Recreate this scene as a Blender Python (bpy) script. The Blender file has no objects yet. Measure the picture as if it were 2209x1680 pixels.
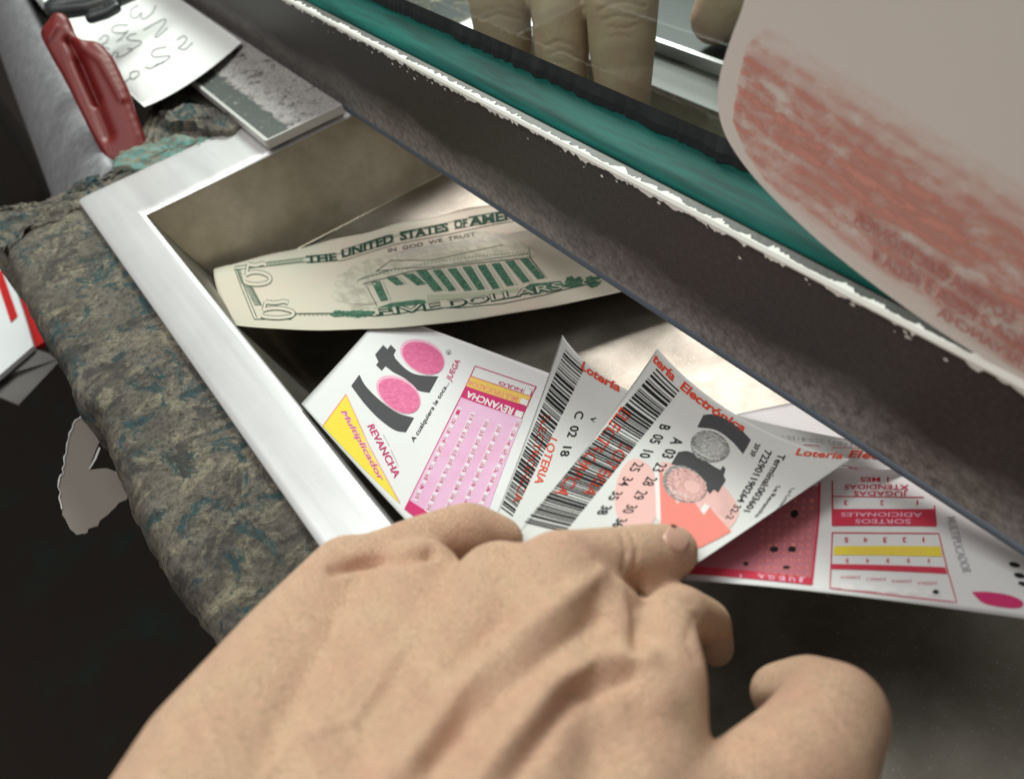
import bpy, bmesh, math, random
import numpy as np
from mathutils import Vector, Matrix
from mathutils.geometry import tessellate_polygon
random.seed(7); rng = np.random.default_rng(7)
SC = bpy.context.scene
COL = SC.collection

# ------------------------------------------------------------------ camera
CX, CY, F, H = 1104.5, 840.0, 2000.0, 0.22      # reference picture measured at 2209 x 1680
_v1 = np.array([-572 - CX, -626 - CY]); _p0 = np.array([530 - CX, 351 - CY]); _d = np.array([1, -.478])
_v2 = _p0 + _d * ((-F * F - _v1 @ _p0) / (_v1 @ _d))
YA = np.append(_v1, F); YA /= np.linalg.norm(YA)
XA = np.append(_v2, F); XA /= np.linalg.norm(XA)
DA = np.cross(YA, XA)
cam_data = bpy.data.cameras.new('camera'); cam = bpy.data.objects.new('camera', cam_data)
COL.objects.link(cam); SC.camera = cam
cam_data.sensor_width = 36; cam_data.lens = F / 2209 * 36
cam_data.clip_start = .005; cam_data.clip_end = 20
right = Vector((XA[0], YA[0], -DA[0])); down = Vector((XA[1], YA[1], -DA[1])); fwd = Vector((XA[2], YA[2], -DA[2]))
m = Matrix((right, -down, -fwd)).transposed().to_4x4(); m.translation = (0, 0, H)
cam.matrix_world = m
cam_data.dof.use_dof = True
cam_data.dof.focus_distance = .345
cam_data.dof.aperture_fstop = 12.0

# ------------------------------------------------------------------ light
world = bpy.data.worlds.new('World'); SC.world = world; world.use_nodes = True
world.node_tree.nodes['Background'].inputs[0].default_value = (1, .96, .90, 1)
world.node_tree.nodes['Background'].inputs[1].default_value = .20
SC.view_settings.view_transform = 'Standard'; SC.view_settings.look = 'None'
SC.view_settings.exposure = 0; SC.view_settings.gamma = 1

def area(name, loc, target, sx, sy, power, color=(1, 1, 1)):
    l = bpy.data.lights.new(name, 'AREA'); l.shape = 'RECTANGLE'; l.size = sx; l.size_y = sy
    l.energy = power; l.color = color
    o = bpy.data.objects.new(name, l); COL.objects.link(o); o.location = loc
    o.rotation_euler = (Vector(target) - Vector(loc)).to_track_quat('-Z', 'Y').to_euler()
    return o
area('booth_lamp', (.73, 1.10, .80), (.17, .26, 0), .50, .36, 19, (1, .955, .92))
area('ceiling_tube', (-.15, .55, 1.35), (.05, .20, 0), .9, .5, 9, (.98, 1, .97))
area('ceiling_tube', (-.70, -.20, .95), (.10, .25, 0), .6, .6, 2.2, (1, .93, .85))

# ------------------------------------------------------------------ helpers
def ray(u, v):
    r = np.array([(u - CX) / F, (v - CY) / F, 1.0]); return np.array([r @ XA, r @ YA, -(r @ DA)])
CAM = np.array([0, 0, H])
def Pz(u, v, z=0.): r = ray(u, v); return CAM + r * ((z - H) / r[2])
def Px(u, v, x): r = ray(u, v); return CAM + r * (x / r[0])
def Pd(u, v, d): return CAM + ray(u, v) * d
def proj(P):
    P = np.atleast_2d(P); q = np.stack([P[:, 0] * a + P[:, 1] * b - (P[:, 2] - H) * c for a, b, c in zip(XA, YA, DA)], 1)
    return np.stack([CX + F * q[:, 0] / q[:, 2], CY + F * q[:, 1] / q[:, 2]], 1)

def link(name, me, mat=None, parent=None, smooth=False):
    o = bpy.data.objects.new(name, me); COL.objects.link(o)
    if mat: me.materials.append(mat)
    if smooth:
        for p in me.polygons: p.use_smooth = True
    if parent: o.parent = parent
    return o
def mesh(name, V, Fc, mat=None, parent=None, smooth=False):
    me = bpy.data.meshes.new(name)
    me.from_pydata([tuple(map(float, v)) for v in V], [], [tuple(int(i) for i in f) for f in Fc])
    me.validate(); me.update()
    return link(name, me, mat, parent, smooth)
def empty(name, loc=(0, 0, 0)):
    o = bpy.data.objects.new(name, None); o.empty_display_size = .01; COL.objects.link(o)
    o['base'] = 1; del o['base']
    return o
def tag(o, label=None, cat=None, group=None, kind=None):
    if label: o['label'] = label
    if cat: o['category'] = cat
    if group: o['group'] = group
    if kind: o['kind'] = kind
    return o

def mat(name, col=(.5, .5, .5), rough=.5, metal=0., spec=.5, sss=0., coat=0.):
    m = bpy.data.materials.new(name); m.use_nodes = True
    b = m.node_tree.nodes['Principled BSDF']
    b.inputs['Base Color'].default_value = (*col, 1); b.inputs['Roughness'].default_value = rough
    b.inputs['Metallic'].default_value = metal; b.inputs['Specular IOR Level'].default_value = spec
    if sss:
        b.inputs['Subsurface Weight'].default_value = sss; b.inputs['Subsurface Radius'].default_value = (1, .4, .2)
        b.inputs['Subsurface Scale'].default_value = .003
    if coat: b.inputs['Coat Weight'].default_value = coat; b.inputs['Coat Roughness'].default_value = .1
    return m
class NT:
    """small node builder around one material"""
    def __init__(s, m): s.m = m; s.t = m.node_tree; s.b = s.t.nodes['Principled BSDF']; s.co = None
    def n(s, typ, **kw):
        k = s.t.nodes.new(typ)
        for a, b in kw.items(): setattr(k, a, b)
        return k
    def l(s, a, b): s.t.links.new(a, b)
    def coord(s, scale=(1, 1, 1), rot=(0, 0, 0)):
        tc = s.n('ShaderNodeTexCoord'); mp = s.n('ShaderNodeMapping')
        mp.inputs['Scale'].default_value = scale; mp.inputs['Rotation'].default_value = rot
        s.l(tc.outputs['Object'], mp.inputs['Vector']); return mp.outputs[0]
    def noise(s, scale, detail=6, rough=.6, vec=None, dist=0.):
        k = s.n('ShaderNodeTexNoise'); k.inputs['Scale'].default_value = scale; k.inputs['Detail'].default_value = detail
        k.inputs['Roughness'].default_value = rough; k.inputs['Distortion'].default_value = dist
        s.l(vec or s.coord(), k.inputs['Vector']); return k.outputs['Fac']
    def ramp(s, fac, stops):
        k = s.n('ShaderNodeValToRGB'); e = k.color_ramp.elements
        while len(e) < len(stops): e.new(.5)
        for i, (p, c) in enumerate(stops):
            e[i].position = p; e[i].color = (*c, 1) if len(c) == 3 else c
        s.l(fac, k.inputs[0]); return k.outputs[0]
    def mix(s, fac, a, b):
        k = s.n('ShaderNodeMix'); k.data_type = 'RGBA'
        for v, i in ((fac, 0), (a, 6), (b, 7)):
            if hasattr(v, 'links'): s.l(v, k.inputs[i])
            else: k.inputs[i].default_value = v if i == 0 else (*v, 1)
        return k.outputs[2]
    def set(s, name, out): s.l(out, s.b.inputs[name])
    def bump(s, fac, strength, dist):
        k = s.n('ShaderNodeBump'); k.inputs['Strength'].default_value = strength; k.inputs['Distance'].default_value = dist
        s.l(fac, k.inputs['Height']); s.l(k.outputs[0], s.b.inputs['Normal'])
G = lambda a: (a, a, a)

# ------------------------------------------------------------------ materials
M = {}
# brushed steel of the rim
m = M['steel'] = mat('brushed_steel', (.80, .80, .80), .34, .6); k = NT(m)
k.set('Roughness', k.ramp(k.noise(60, 5, .6, k.coord((1, .06, 1))), [(.3, G(.30)), (.7, G(.42))]))
k.bump(k.noise(1500, 2, .5, k.coord((1, .03, 1))), .08, .0002)
k.set('Base Color', k.mix(k.ramp(k.noise(25, 6), [(.45, G(0)), (.75, G(.5))]), (.90, .885, .90), (.76, .76, .77)))
# the inside of the tray: smoother steel with grime and specks, base colour darkened for shade
m = M['tray'] = mat('shaded_tray_steel', (.42, .40, .36), .22, .88); k = NT(m)
sp = k.ramp(k.noise(1900, 1, .4), [(.73, G(0)), (.76, G(1))])
base = k.mix(k.ramp(k.noise(28, 7, .65), [(.35, G(0)), (.7, G(1))]), (.20, .18, .15), (.33, .31, .27))
k.set('Base Color', k.mix(sp, base, (.85, .84, .8)))
k.set('Roughness', k.ramp(k.noise(45, 6, .6), [(.3, G(.36)), (.7, G(.46))]))
k.bump(k.noise(700, 3, .5, k.coord((1, 1, 1))), .05, .0003)
# end wall: the warm reflection on it is painted in as olive
m = M['end_steel'] = mat('olive_reflection_steel', (.45, .42, .33), .36, .85); k = NT(m)
k.set('Base Color', k.mix(k.ramp(k.noise(30, 7, .65), [(.35, G(0)), (.68, G(1))]), (.50, .45, .32), (.78, .71, .57)))
k.bump(k.noise(900, 2, .5, k.coord((.05, 1, 1))), .06, .0003)
# barrier bar, dark bronze enamel rubbed to bare grey near its foot
m = M['bar'] = mat('dark_enamel', (.05, .045, .04), .5, .1); k = NT(m)
tc = k.n('ShaderNodeTexCoord'); sx = k.n('ShaderNodeSeparateXYZ'); k.l(tc.outputs['Object'], sx.inputs[0])
n1 = k.noise(35, 7, .7, k.coord((1, .45, 1)))
ad = k.n('ShaderNodeMath', operation='MULTIPLY_ADD'); k.l(n1, ad.inputs[0]); ad.inputs[1].default_value = -.030; k.l(sx.outputs[2], ad.inputs[2])
rub = k.ramp(ad.outputs[0], [(0, G(1)), (.004, G(.35)), (.010, G(0))])
mr = k.n('ShaderNodeMapRange'); k.l(ad.outputs[0], mr.inputs[0]); mr.inputs[1].default_value = -.012; mr.inputs[2].default_value = .008; mr.inputs[3].default_value = 1; mr.inputs[4].default_value = 0
fine = k.noise(260, 6, .75)
mm = k.n('ShaderNodeMath', operation='MULTIPLY'); k.l(mr.outputs[0], mm.inputs[0]); k.l(k.ramp(fine, [(.30, G(.15)), (.65, G(1))]), mm.inputs[1])
c0 = k.mix(k.ramp(k.noise(500, 4, .7), [(.4, G(0)), (.75, G(1))]), (.022, .018, .015), (.045, .038, .033))
k.set('Base Color', k.mix(mm.outputs[0], c0, (.35, .325, .31)))
k.bump(fine, .25, .0006)
# chipped white edge
m = M['chip'] = mat('chipped_white_paint', (.8, .79, .74), .6)
# stone
m = M['stone'] = mat('worn_concrete', (.3, .27, .2), .85); k = NT(m)
big = k.noise(26, 8, .7, dist=.6); fine = k.noise(330, 8, .8); crumb = k.noise(78, 8, .78, dist=.7)
c = k.mix(k.ramp(big, [(.38, G(0)), (.62, G(1))]), (.13, .112, .092), (.25, .22, .18))
c = k.mix(k.ramp(crumb, [(.50, G(0)), (.64, G(.85))]), c, (.46, .41, .28))
c = k.mix(k.ramp(k.noise(52, 8, .78, k.coord((1.1, .8, 1), (.3, .2, 1)), .8), [(.54, G(0)), (.575, G(.9))]), c, (.020, .085, .10))
c = k.mix(k.ramp(k.noise(42, 7, .75, k.coord((1, 1, 1), (1, .5, 2)), .5), [(.53, G(0)), (.57, G(.85))]), c, (.075, .066, .062))
c = k.mix(k.ramp(fine, [(.36, G(.8)), (.55, G(0))]), c, (.03, .025, .02))
ad = k.n('ShaderNodeMath', operation='MULTIPLY_ADD'); k.l(fine, ad.inputs[0]); ad.inputs[1].default_value = .5; k.l(crumb, ad.inputs[2])
k.set('Base Color', c); k.bump(ad.outputs[0], 1.0, .0028)
m = M['teal_paint'] = mat('flaking_teal_paint', (.1, .3, .28), .7); k = NT(m)
fine = k.noise(230, 7, .75)
c = k.mix(k.ramp(k.noise(70, 6, .7), [(.38, G(0)), (.62, G(1))]), (.05, .17, .165), (.15, .34, .31))
k.set('Base Color', k.mix(k.ramp(fine, [(.46, G(.9)), (.55, G(0))]), c, (.20, .17, .12))); k.bump(fine, .8, .001)
# worn plate
m = M['plate'] = mat('scuffed_grey_plate', (.3, .3, .3), .42, .35); k = NT(m)
sx = k.n('ShaderNodeSeparateXYZ'); tc = k.n('ShaderNodeTexCoord'); k.l(tc.outputs['Object'], sx.inputs[0])
M['plate_x'] = sx
n = k.noise(150, 8, .75); n2 = k.noise(600, 5, .7)
ad = k.n('ShaderNodeMath', operation='MULTIPLY_ADD'); k.l(n, ad.inputs[0]); ad.inputs[1].default_value = .016; k.l(sx.outputs[0], ad.inputs[2])
mr = k.n('ShaderNodeMapRange'); k.l(ad.outputs[0], mr.inputs[0]); PLMR = mr
band = k.ramp(mr.outputs[0], [(0, G(0)), (.10, G(0)), (.115, G(1)), (.36, G(1)), (.375, G(0))])
c = k.mix(k.ramp(n2, [(.45, G(0)), (.62, G(1))]), (.56, .53, .52), (.28, .25, .24))
c = k.mix(k.ramp(k.noise(120, 8, .8), [(.53, G(0)), (.60, G(.9))]), c, (.07, .055, .05))
c = k.mix(band, c, (.105, .115, .11))
c = k.mix(k.ramp(k.noise(330, 6, .8, k.coord((1, .7, 1))), [(.60, G(0)), (.63, G(1))]), c, (.52, .50, .48))
k.set('Base Color', c); k.bump(n2, .3, .0004)
m = M['cast_steel'] = mat('bare_edge_metal', (.62, .61, .59), .45, .4); k = NT(m); k.bump(k.noise(500, 5), .4, .0005)
m = M['grey_metal'] = mat('grey_painted_metal', (.26, .26, .275), .55, .25); k = NT(m)
k.set('Base Color', k.mix(k.ramp(k.noise(130, 8, .75), [(.35, G(0)), (.7, G(1))]), (.17, .17, .185), (.33, .325, .345))); k.bump(k.noise(900, 4), .2, .0003)
m = M['blue_highlight'] = mat('painted_lip_highlight', (.10, .12, .15), .5, .5); k = NT(m); k.bump(k.noise(500, 5), .3, .0004)  # blue tint stands for the highlight along the bar's foot
def paper(name, col, var=.93, trans=.0):
    m = mat(name, col, .85, spec=.15); k = NT(m)
    k.set('Base Color', k.mix(k.noise(45, 5), col, tuple(c * var for c in col)))
    k.bump(k.noise(700, 4), .12, .0002)
    return m
M['paper'] = paper('white_paper', (.80, .79, .80)); M['thermal'] = paper('thermal_paper', (.74, .735, .72))
M['note'] = paper('note_paper', (.84, .84, .83))
m = M['bill'] = mat('banknote_paper', (.7, .62, .5), .85, spec=.2); k = NT(m)
k.set('Base Color', k.mix(k.ramp(k.noise(22, 5), [(.35, G(0)), (.65, G(1))]), (.55, .54, .445), (.62, .525, .44)))
k.bump(k.noise(110, 6, .6), .35, .0009)
for nme, c in dict(black=(.022, .022, .024), grey_ink=(.085, .083, .088), red=(.78, .085, .045), magenta=(.62, .045, .17), pinkfill=(.78, .42, .60),
                   yellow=(.85, .68, .08), gold=(.86, .58, .14), green=(.055, .16, .105), dkgreen=(.03, .07, .05), palegreen=(.42, .44, .33), rosy=(.86, .27, .23),
                   blush=(.84, .52, .49), white_ink=(.82, .80, .80), redfill=(.60, .05, .09), pen=(.05, .05, .07), lightrim=(.80, .45, .58), ghost=(.45, .44, .46), vign=(.52, .49, .41),
                   greyball=(.30, .30, .29), darkpink=(.50, .17, .21), redbox=(.5, .02, .02)).items():
    M[nme] = mat('ink_' + nme if nme not in ('redbox',) else 'red_print', c, .85, spec=.12)
m = M['vign']; k = NT(m); k.set('Base Color', k.mix(k.ramp(k.noise(300, 5, .7, k.coord((1, .3, 1))), [(.4, G(0)), (.6, G(1))]), (.44, .42, .34), (.60, .56, .46)))
m = M['green']; k = NT(m); k.set('Base Color', k.mix(k.ramp(k.noise(700, 4, .7), [(.4, G(0)), (.65, G(1))]), (.035, .11, .07), (.13, .24, .165)))
m = M['greyball']; k = NT(m); k.set('Base Color', k.mix(k.ramp(k.noise(900, 4, .8), [(.42, G(0)), (.58, G(1))]), (.13, .13, .125), (.50, .49, .48)))
M['palegrey'] = mat('ink_pale_grey', (.48, .47, .46), .6)
for nm_, c1_, c2_ in (('greyball2', (.22, .22, .21), (.56, .55, .54)), ('greyball3', (.34, .34, .33), (.64, .63, .62)), ('blushball2', (.60, .34, .32), (.84, .52, .49))):
    m = M[nm_] = mat('ink_' + nm_[:-1] + '_speckle', (.5, .5, .5), .85, spec=.12); k = NT(m); k.set('Base Color', k.mix(k.ramp(k.noise(900, 4, .8), [(.42, G(0)), (.58, G(1))]), c1_, c2_))
m = M['blushball'] = mat('ink_blush_ball', (.8, .4, .4), .6); k = NT(m); k.set('Base Color', k.mix(k.ramp(k.noise(900, 4, .8), [(.42, G(0)), (.58, G(1))]), (.42, .20, .19), (.84, .50, .47)))
m = M['pinkfill']; k = NT(m); k.set('Base Color', k.mix(k.ramp(k.noise(35, 3), [(.35, G(0)), (.65, G(1))]), (.76, .40, .60), (.80, .50, .70)))
m = M['ball'] = mat('ink_pink_ball', (.72, .10, .28), .5); k = NT(m); k.set('Base Color', k.mix(k.ramp(k.noise(500, 4, .7), [(.35, G(0)), (.7, G(1))]), (.62, .05, .22), (.78, .16, .34)))
m = M['skin'] = mat('skin', (.50, .33, .20), .55, spec=.3, sss=.12); k = NT(m)
c = k.mix(k.ramp(k.noise(55, 7, .7), [(.40, G(0)), (.68, G(1))]), (.76, .51, .345), (.73, .42, .30))
vo = k.n('ShaderNodeTexVoronoi', feature='DISTANCE_TO_EDGE'); vo.inputs['Scale'].default_value = 1150; k.l(k.coord((1, .55, 1), (0, 0, .6)), vo.inputs['Vector'])
cr = k.ramp(vo.outputs['Distance'], [(0, G(0)), (.12, G(1))])
c = k.mix(k.ramp(k.noise(190, 5, .7), [(.55, G(0)), (.75, G(.25))]), c, (.66, .31, .235))
wr = k.noise(130, 8, .8, k.coord((1.6, .35, 1), (0, 0, -.55)), .6)
c = k.mix(k.ramp(wr, [(.34, G(.30)), (.48, G(0))]), c, (.58, .34, .24))
k.set('Base Color', k.mix(cr, tuple(x * .92 for x in (.58, .37, .25)), c)); ad = k.n('ShaderNodeMath', operation='MULTIPLY_ADD'); k.l(cr, ad.inputs[0]); ad.inputs[1].default_value = .12; k.l(wr, ad.inputs[2])
k.bump(ad.outputs[0], .6, .0026)
m = M['clerk_skin'] = mat('clerk_skin', (.45, .33, .22), .5, spec=.3, sss=.2); k = NT(m)
k.set('Base Color', k.mix(k.ramp(k.noise(60, 6, .7), [(.35, G(0)), (.7, G(1))]), (.56, .40, .27), (.50, .30, .21))); k.bump(k.noise(700, 7, .8), .6, .0010)
M['nail'] = mat('fingernail', (.70, .42, .33), .3, spec=.5, coat=.3)
M['redplastic'] = mat('red_plastic', (.16, .009, .008), .45, spec=.3)
M['blackplastic'] = mat('black_plastic', (.03, .036, .038), .35)
M['sealant'] = mat('black_sealant', (.012, .014, .016), .8)
m = M['teal'] = mat('painted_glass_sheen', (.01, .16, .13), .55, 0, spec=.15); k = NT(m)  # teal stands for the sheen seen down through thick glass
k.set('Base Color', k.mix(k.ramp(k.noise(40, 7, .7, k.coord((6, .35, 3))), [(.38, G(0)), (.62, G(1))]), (.001, .050, .042), (.002, .12, .098)))
m = M['dark'] = mat('dark_floor', (.012, .009, .008), .9); k = NT(m)
k.set('Base Color', k.mix(k.ramp(k.noise(8, 7, .7), [(.5, G(0)), (.68, G(1))]), (.030, .020, .015), (.020, .034, .030)))
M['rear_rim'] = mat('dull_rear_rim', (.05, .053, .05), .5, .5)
m = M['ledge'] = mat('dark_ledge', (.035, .04, .04), .35, .6)
# glass: thin clear pane with a faint green reflection, lets light pass
m = M['glass'] = bpy.data.materials.new('pane_glass'); m.use_nodes = True; t = m.node_tree; t.nodes.clear()
o_ = t.nodes.new('ShaderNodeOutputMaterial'); mx = t.nodes.new('ShaderNodeMixShader'); tr = t.nodes.new('ShaderNodeBsdfTransparent')
gl = t.nodes.new('ShaderNodeBsdfGlossy'); fr = t.nodes.new('ShaderNodeFresnel'); fr.inputs[0].default_value = 1.25
tr.inputs[0].default_value = (.90, .965, .94, 1); gl.inputs['Roughness'].default_value = .02
ge = t.nodes.new('ShaderNodeNewGeometry'); ml = t.nodes.new('ShaderNodeMath'); ml.operation = 'MULTIPLY_ADD'; ml.inputs[1].default_value = -1; ml.inputs[2].default_value = 1
m2 = t.nodes.new('ShaderNodeMath'); m2.operation = 'MULTIPLY'; t.links.new(ge.outputs['Backfacing'], ml.inputs[0]); t.links.new(ml.outputs[0], m2.inputs[0]); t.links.new(fr.outputs[0], m2.inputs[1])
t.links.new(m2.outputs[0], mx.inputs[0]); t.links.new(tr.outputs[0], mx.inputs[1]); t.links.new(gl.outputs[0], mx.inputs[2]); t.links.new(mx.outputs[0], o_.inputs[0])
def stain_mat(name, col, scale, lo, hi, stretch):
    m = bpy.data.materials.new(name); m.use_nodes = True; k = NT(m); b = k.b
    b.inputs['Base Color'].default_value = (*col, 1); b.inputs['Roughness'].default_value = .8
    k.set('Alpha', k.ramp(k.noise(scale, 5, .65, k.coord(stretch)), [(lo, G(0)), (hi, G(.8))]))
    return m
M['card'] = mat('milky_plastic_card', (.80, .755, .71), .6, spec=.3)
M['cardred'] = stain_mat('smeared_red_print', (.62, .16, .11), 42, .34, .72, (1, .8, 2.2))
M['cardred2'] = stain_mat('strong_red_print', (.68, .13, .07), 60, .34, .62, (1, .6, 2.4))

# ------------------------------------------------------------------ the setting
def box(name, x0, x1, y0, y1, z0, z1, mt, parent=None, bev=0.):
    bm = bmesh.new(); bmesh.ops.create_cube(bm, size=1)
    for v in bm.verts:
        v.co = Vector(((x0 + x1) / 2 + v.co.x * (x1 - x0), (y0 + y1) / 2 + v.co.y * (y1 - y0), (z0 + z1) / 2 + v.co.z * (z1 - z0)))
    if bev: bmesh.ops.bevel(bm, geom=bm.edges[:], offset=bev, segments=2, affect='EDGES', profile=.6)
    me = bpy.data.meshes.new(name); bm.to_mesh(me); bm.free(); return link(name, me, mt, parent)
tag(box('floor', -4, 4, -3, 5, -1.02, -1.0, M['dark']), kind='structure')
o = mesh('wall', [(.02, -1, -1), (.02, 3, -1), (.02, 3, -.10), (.02, -1, -.10), (.04, -1, -1), (.04, 3, -1), (.04, 3, -.10), (.04, -1, -.10)],
         [(0, 1, 2, 3), (4, 7, 6, 5), (3, 2, 6, 7), (0, 3, 7, 4), (1, 5, 6, 2), (0, 4, 5, 1)], M['dark']); tag(o, kind='structure')

def vnoise(P, scale, seed=0):
    """cheap smooth 3d value noise"""
    from mathutils import noise as nz
    off = Vector((seed * 13.7, seed * 7.1, seed * 3.3))
    return np.array([nz.fractal(Vector(p) * scale + off, .6, 2.1, 5, noise_basis='PERLIN_ORIGINAL') for p in P])

def sweep(name, prof, ys, mt, parent=None, smooth=True, yend=None, disp=None):
    V = []; Fc = []; n = len(prof)
    for j, y in enumerate(ys):
        for (x, z) in prof:
            V.append((x, min(y, yend(z)) if yend else y, z))
    for j in range(len(ys) - 1):
        for i in range(n - 1):
            a = j * n + i; Fc.append((a, a + n, a + n + 1, a + 1))
    V = np.array(V, float)
    if disp is not None: V = disp(V)
    return mesh(name, V, Fc, mt, parent, smooth)

# concrete counter: front strip with a crumbling edge and the part behind the tray
def arr(*p): return list(p)
counter = empty('concrete_counter'); tag(counter, 'crumbling concrete counter flecked with teal paint, around the steel tray', 'counter')
xs = np.concatenate([np.linspace(.030, -.016, 34), ])
prof = [(x, -.0025) for x in xs] + [(-.0195, -.0035), (-.0222, -.006), (-.0240, -.010), (-.0248, -.016), (-.0245, -.024), (-.0235, -.034), (-.022, -.045), (-.01, -.05), (.03, -.05)]
_ed = [(-60, 400), (0, 490), (15, 552), (56, 647), (97, 722), (139, 801), (169, 878), (221, 914), (257, 1022), (288, 1094), (375, 1253), (470, 1370), (560, 1530), (700, 1760)]
_ey = np.array([Pz(u, v, -.010)[:2] for u, v in _ed]); _ey = _ey[np.argsort(_ey[:, 1])]
def dstone(V):
    n1 = vnoise(V, 60, 1); n2 = vnoise(V, 230, 2)
    e = np.clip((.012 - V[:, 0]) / .03, 0, 1); V = V.copy()
    V[:, 2] += (n1 * .0010 + n2 * .0006) * (.25 + e) * (V[:, 2] > -.02) - .0006
    V[:, 0] += (n1 * .0016 + n2 * .0008) * e * (V[:, 0] < .008)
    tgt = np.interp(V[:, 1], _ey[:, 1], _ey[:, 0]); V[:, 0] += (tgt + .0235) * np.clip((.010 - V[:, 0]) / .03, 0, 1)
    return V
sweep('front_slab', prof, np.concatenate([np.linspace(-.12, .10, 60), np.linspace(.103, .505, 190)]), M['stone'], counter, disp=dstone)
# ragged far end of the front slab, outline walked along the counter top
def fan(name, pts, z0, z1, mt, parent, jag=.0, sub=26, seed=3):
    """solid with a flat-ish rough top from a plan outline (list of xy)"""
    P = []
    for i in range(len(pts)):
        a = np.array(pts[i]); b = np.array(pts[(i + 1) % len(pts)]); n = max(2, int(np.linalg.norm(b - a) / .0022))
        for t_ in range(n): P.append(a + (b - a) * t_ / n)
    P = np.array(P)
    if jag: P += np.stack([vnoise(np.c_[P, P[:, :1] * 0], 140, seed), vnoise(np.c_[P, P[:, :1] * 0], 140, seed + 5)], 1) * jag
    c = P.mean(0); V = []; Fc = []; n = len(P); rings = sub
    for r in range(rings + 1):
        s = r / rings
        for p in P: V.append((*(c + (p - c) * (1 - (1 - s) ** 1.0 * 1.0)), z1 if r < rings else z1 - .0006))
    for p in P: V.append((*p, z0))
    V = np.array(V); top = V[:, 2] > z0 + 1e-6
    V[top, 2] += (vnoise(V[top], 90, seed) * .0022 + vnoise(V[top], 260, seed + 1) * .0008)
    for r in range(rings + 1):
        for i in range(n):
            a = r * n + i; b = r * n + (i + 1) % n; Fc.append((a, b, b + n, a + n))
    return mesh(name, V, Fc, mt, parent, True)
q = lambda u, v, z=-.003: Pz(u, v, z)[:2]
fan('broken_end', [q(-60, 470), q(30, 445), q(120, 424), q(170, 400), q(235, 366), q(330, 345), q(180, 450), q(60, 500), q(10, 540), q(-60, 492)], -.05, -.0022, M['stone'], counter, .0035)
fan('rear_slab', [q(300, 300), q(330, 255), q(330, 215), q(300, 150), q(260, 60), (.09, 1.1), (.30, 1.1), (.30, .50), (.12, .50), q(420, 330), q(320, 335)], -.05, -.0030, M['stone'], counter, .003, 40, 9)
fan('stone_lump', [q(345, 252, .002), q(395, 232, .002), q(470, 235, .002), q(520, 262, .002), q(500, 288, .002), q(440, 286, .002), q(415, 262, .002), q(370, 268, .002)], -.004, .0035, M['stone'], counter, .003, 12, 4)
fan('paint_patch', [q(238, 362, -.001), q(262, 330, -.001), q(300, 312, -.001), q(350, 298, -.001), q(400, 296, -.001), q(440, 300, -.001), q(508, 285, -.001), q(430, 320, -.001), q(330, 362, -.001)], -.006, -.0008, M['teal_paint'], counter, .0015, 10, 6)

# grey folded metal edging left of the red handle
a0, a1 = Pz(240, 372, -.002), Pz(52, 0, -.002); a2 = a1 + (a1 - a0) * .6
V = []; Fc = []
N = 30
for i in range(N + 1):
    p = a0 + (a2 - a0) * i / N
    pr = [(.004, -.004), (0, 0), (-.004, -.0005), (-.012, -.004), (-.030, -.022), (-.040, -.040), (-.046, -.070), (-.046, -.12)]
    for dx, dz in pr: V.append((p[0] + dx, p[1] + dx * .1, p[2] + dz))
n = len(pr)
for i in range(N):
    for j in range(n - 1): Fc.append((i * n + j, i * n + j + 1, (i + 1) * n + j + 1, (i + 1) * n + j))
edging = mesh('metal_edging', V, Fc, M['grey_metal'], None, True)
md = edging.modifiers.new('s', 'SOLIDIFY'); md.thickness = .0012
tag(edging, 'scuffed grey folded metal edging running away beside the red handle', 'edging')

# ------------------------------------------------------------------ steel tray
tray = empty('transaction_tray'); tag(tray, 'recessed stainless steel pass-through tray with a bright flat rim', 'tray')
XO, XI, YE, YO, FL = .0160, .0386, .4640, .5110, -.05
XR = .2765
rp = [(XO, -.0028), (XO, -.0003), (XO + .0004, .0)] + [(x, 0.) for x in np.linspace(XO + .002, XI - .002, 5)] + [(XI - .0008, -.0001), (XI, -.0007), (XI + .0003, -.0018)]
# front rim (mitred at the corner by an L outline)
def ring_rim():
    V = []; Fc = []
    # L path: offsets d measured outward from the opening edge, 0..1 across
    acr = [(-.0006, -.0018), (-.0001, -.0007), (.0008, -.0001), (.002, 0), (.006, 0), (.011, 0), (.016, 0), (.020, 0), (.0222, -.0002), (.0226, -.0006), (.0226, -.0028)]
    for s, (d, z) in enumerate(acr):
        f = d / .0226; dy = f * (YO - YE)
        V += [(XI - d, -.16, z), (XI - d, .1, z), (XI - d, .3, z)]
        cx, cy = XI - d, YE + dy; r = .004 * max(f, 0)
        for a in np.linspace(0, math.pi / 2, 6): V.append((cx + r - r * math.cos(a), cy - r + r * math.sin(a), z))
        V += [(.12, YE + dy, z), (.2, YE + dy, z), (.2992, YE + dy, z)]
    n = 12
    for s in range(len(acr) - 1):
        for i in range(n - 1): Fc.append((s * n + i, s * n + i + 1, (s + 1) * n + i + 1, (s + 1) * n + i))
    return V, Fc
o = mesh('rim', *ring_rim(), M['steel'], tray, True)
fp = [(XI, -.0015), (.0405, -.006), (.0475, -.026), (.0545, -.043), (.0575, -.0475), (.062, -.0495), (.068, FL)] + [(x, FL) for x in np.linspace(.075, .118, 6)] + \
     [(x, FL) for x in np.linspace(.13, .250, 8)] + [(.255, -.0492), (.259, -.0470), (.262, -.042), (.270, -.020), (.2755, -.002), (XR, 0.)]
yend = lambda z: YE + z * .34
floor_ = sweep('basin', fp, list(np.linspace(-.16, .40, 24)) + list(np.linspace(.405, .47, 8)), M['tray'], tray, yend=yend)
V = []; Fc = []
for (x, z) in fp:
    for s in np.linspace(0, 1, 9):
        zz = z + (-.0015 - z) * s if z < -.0015 else z
        V.append((x, yend(zz) + .0002, zz))
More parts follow.
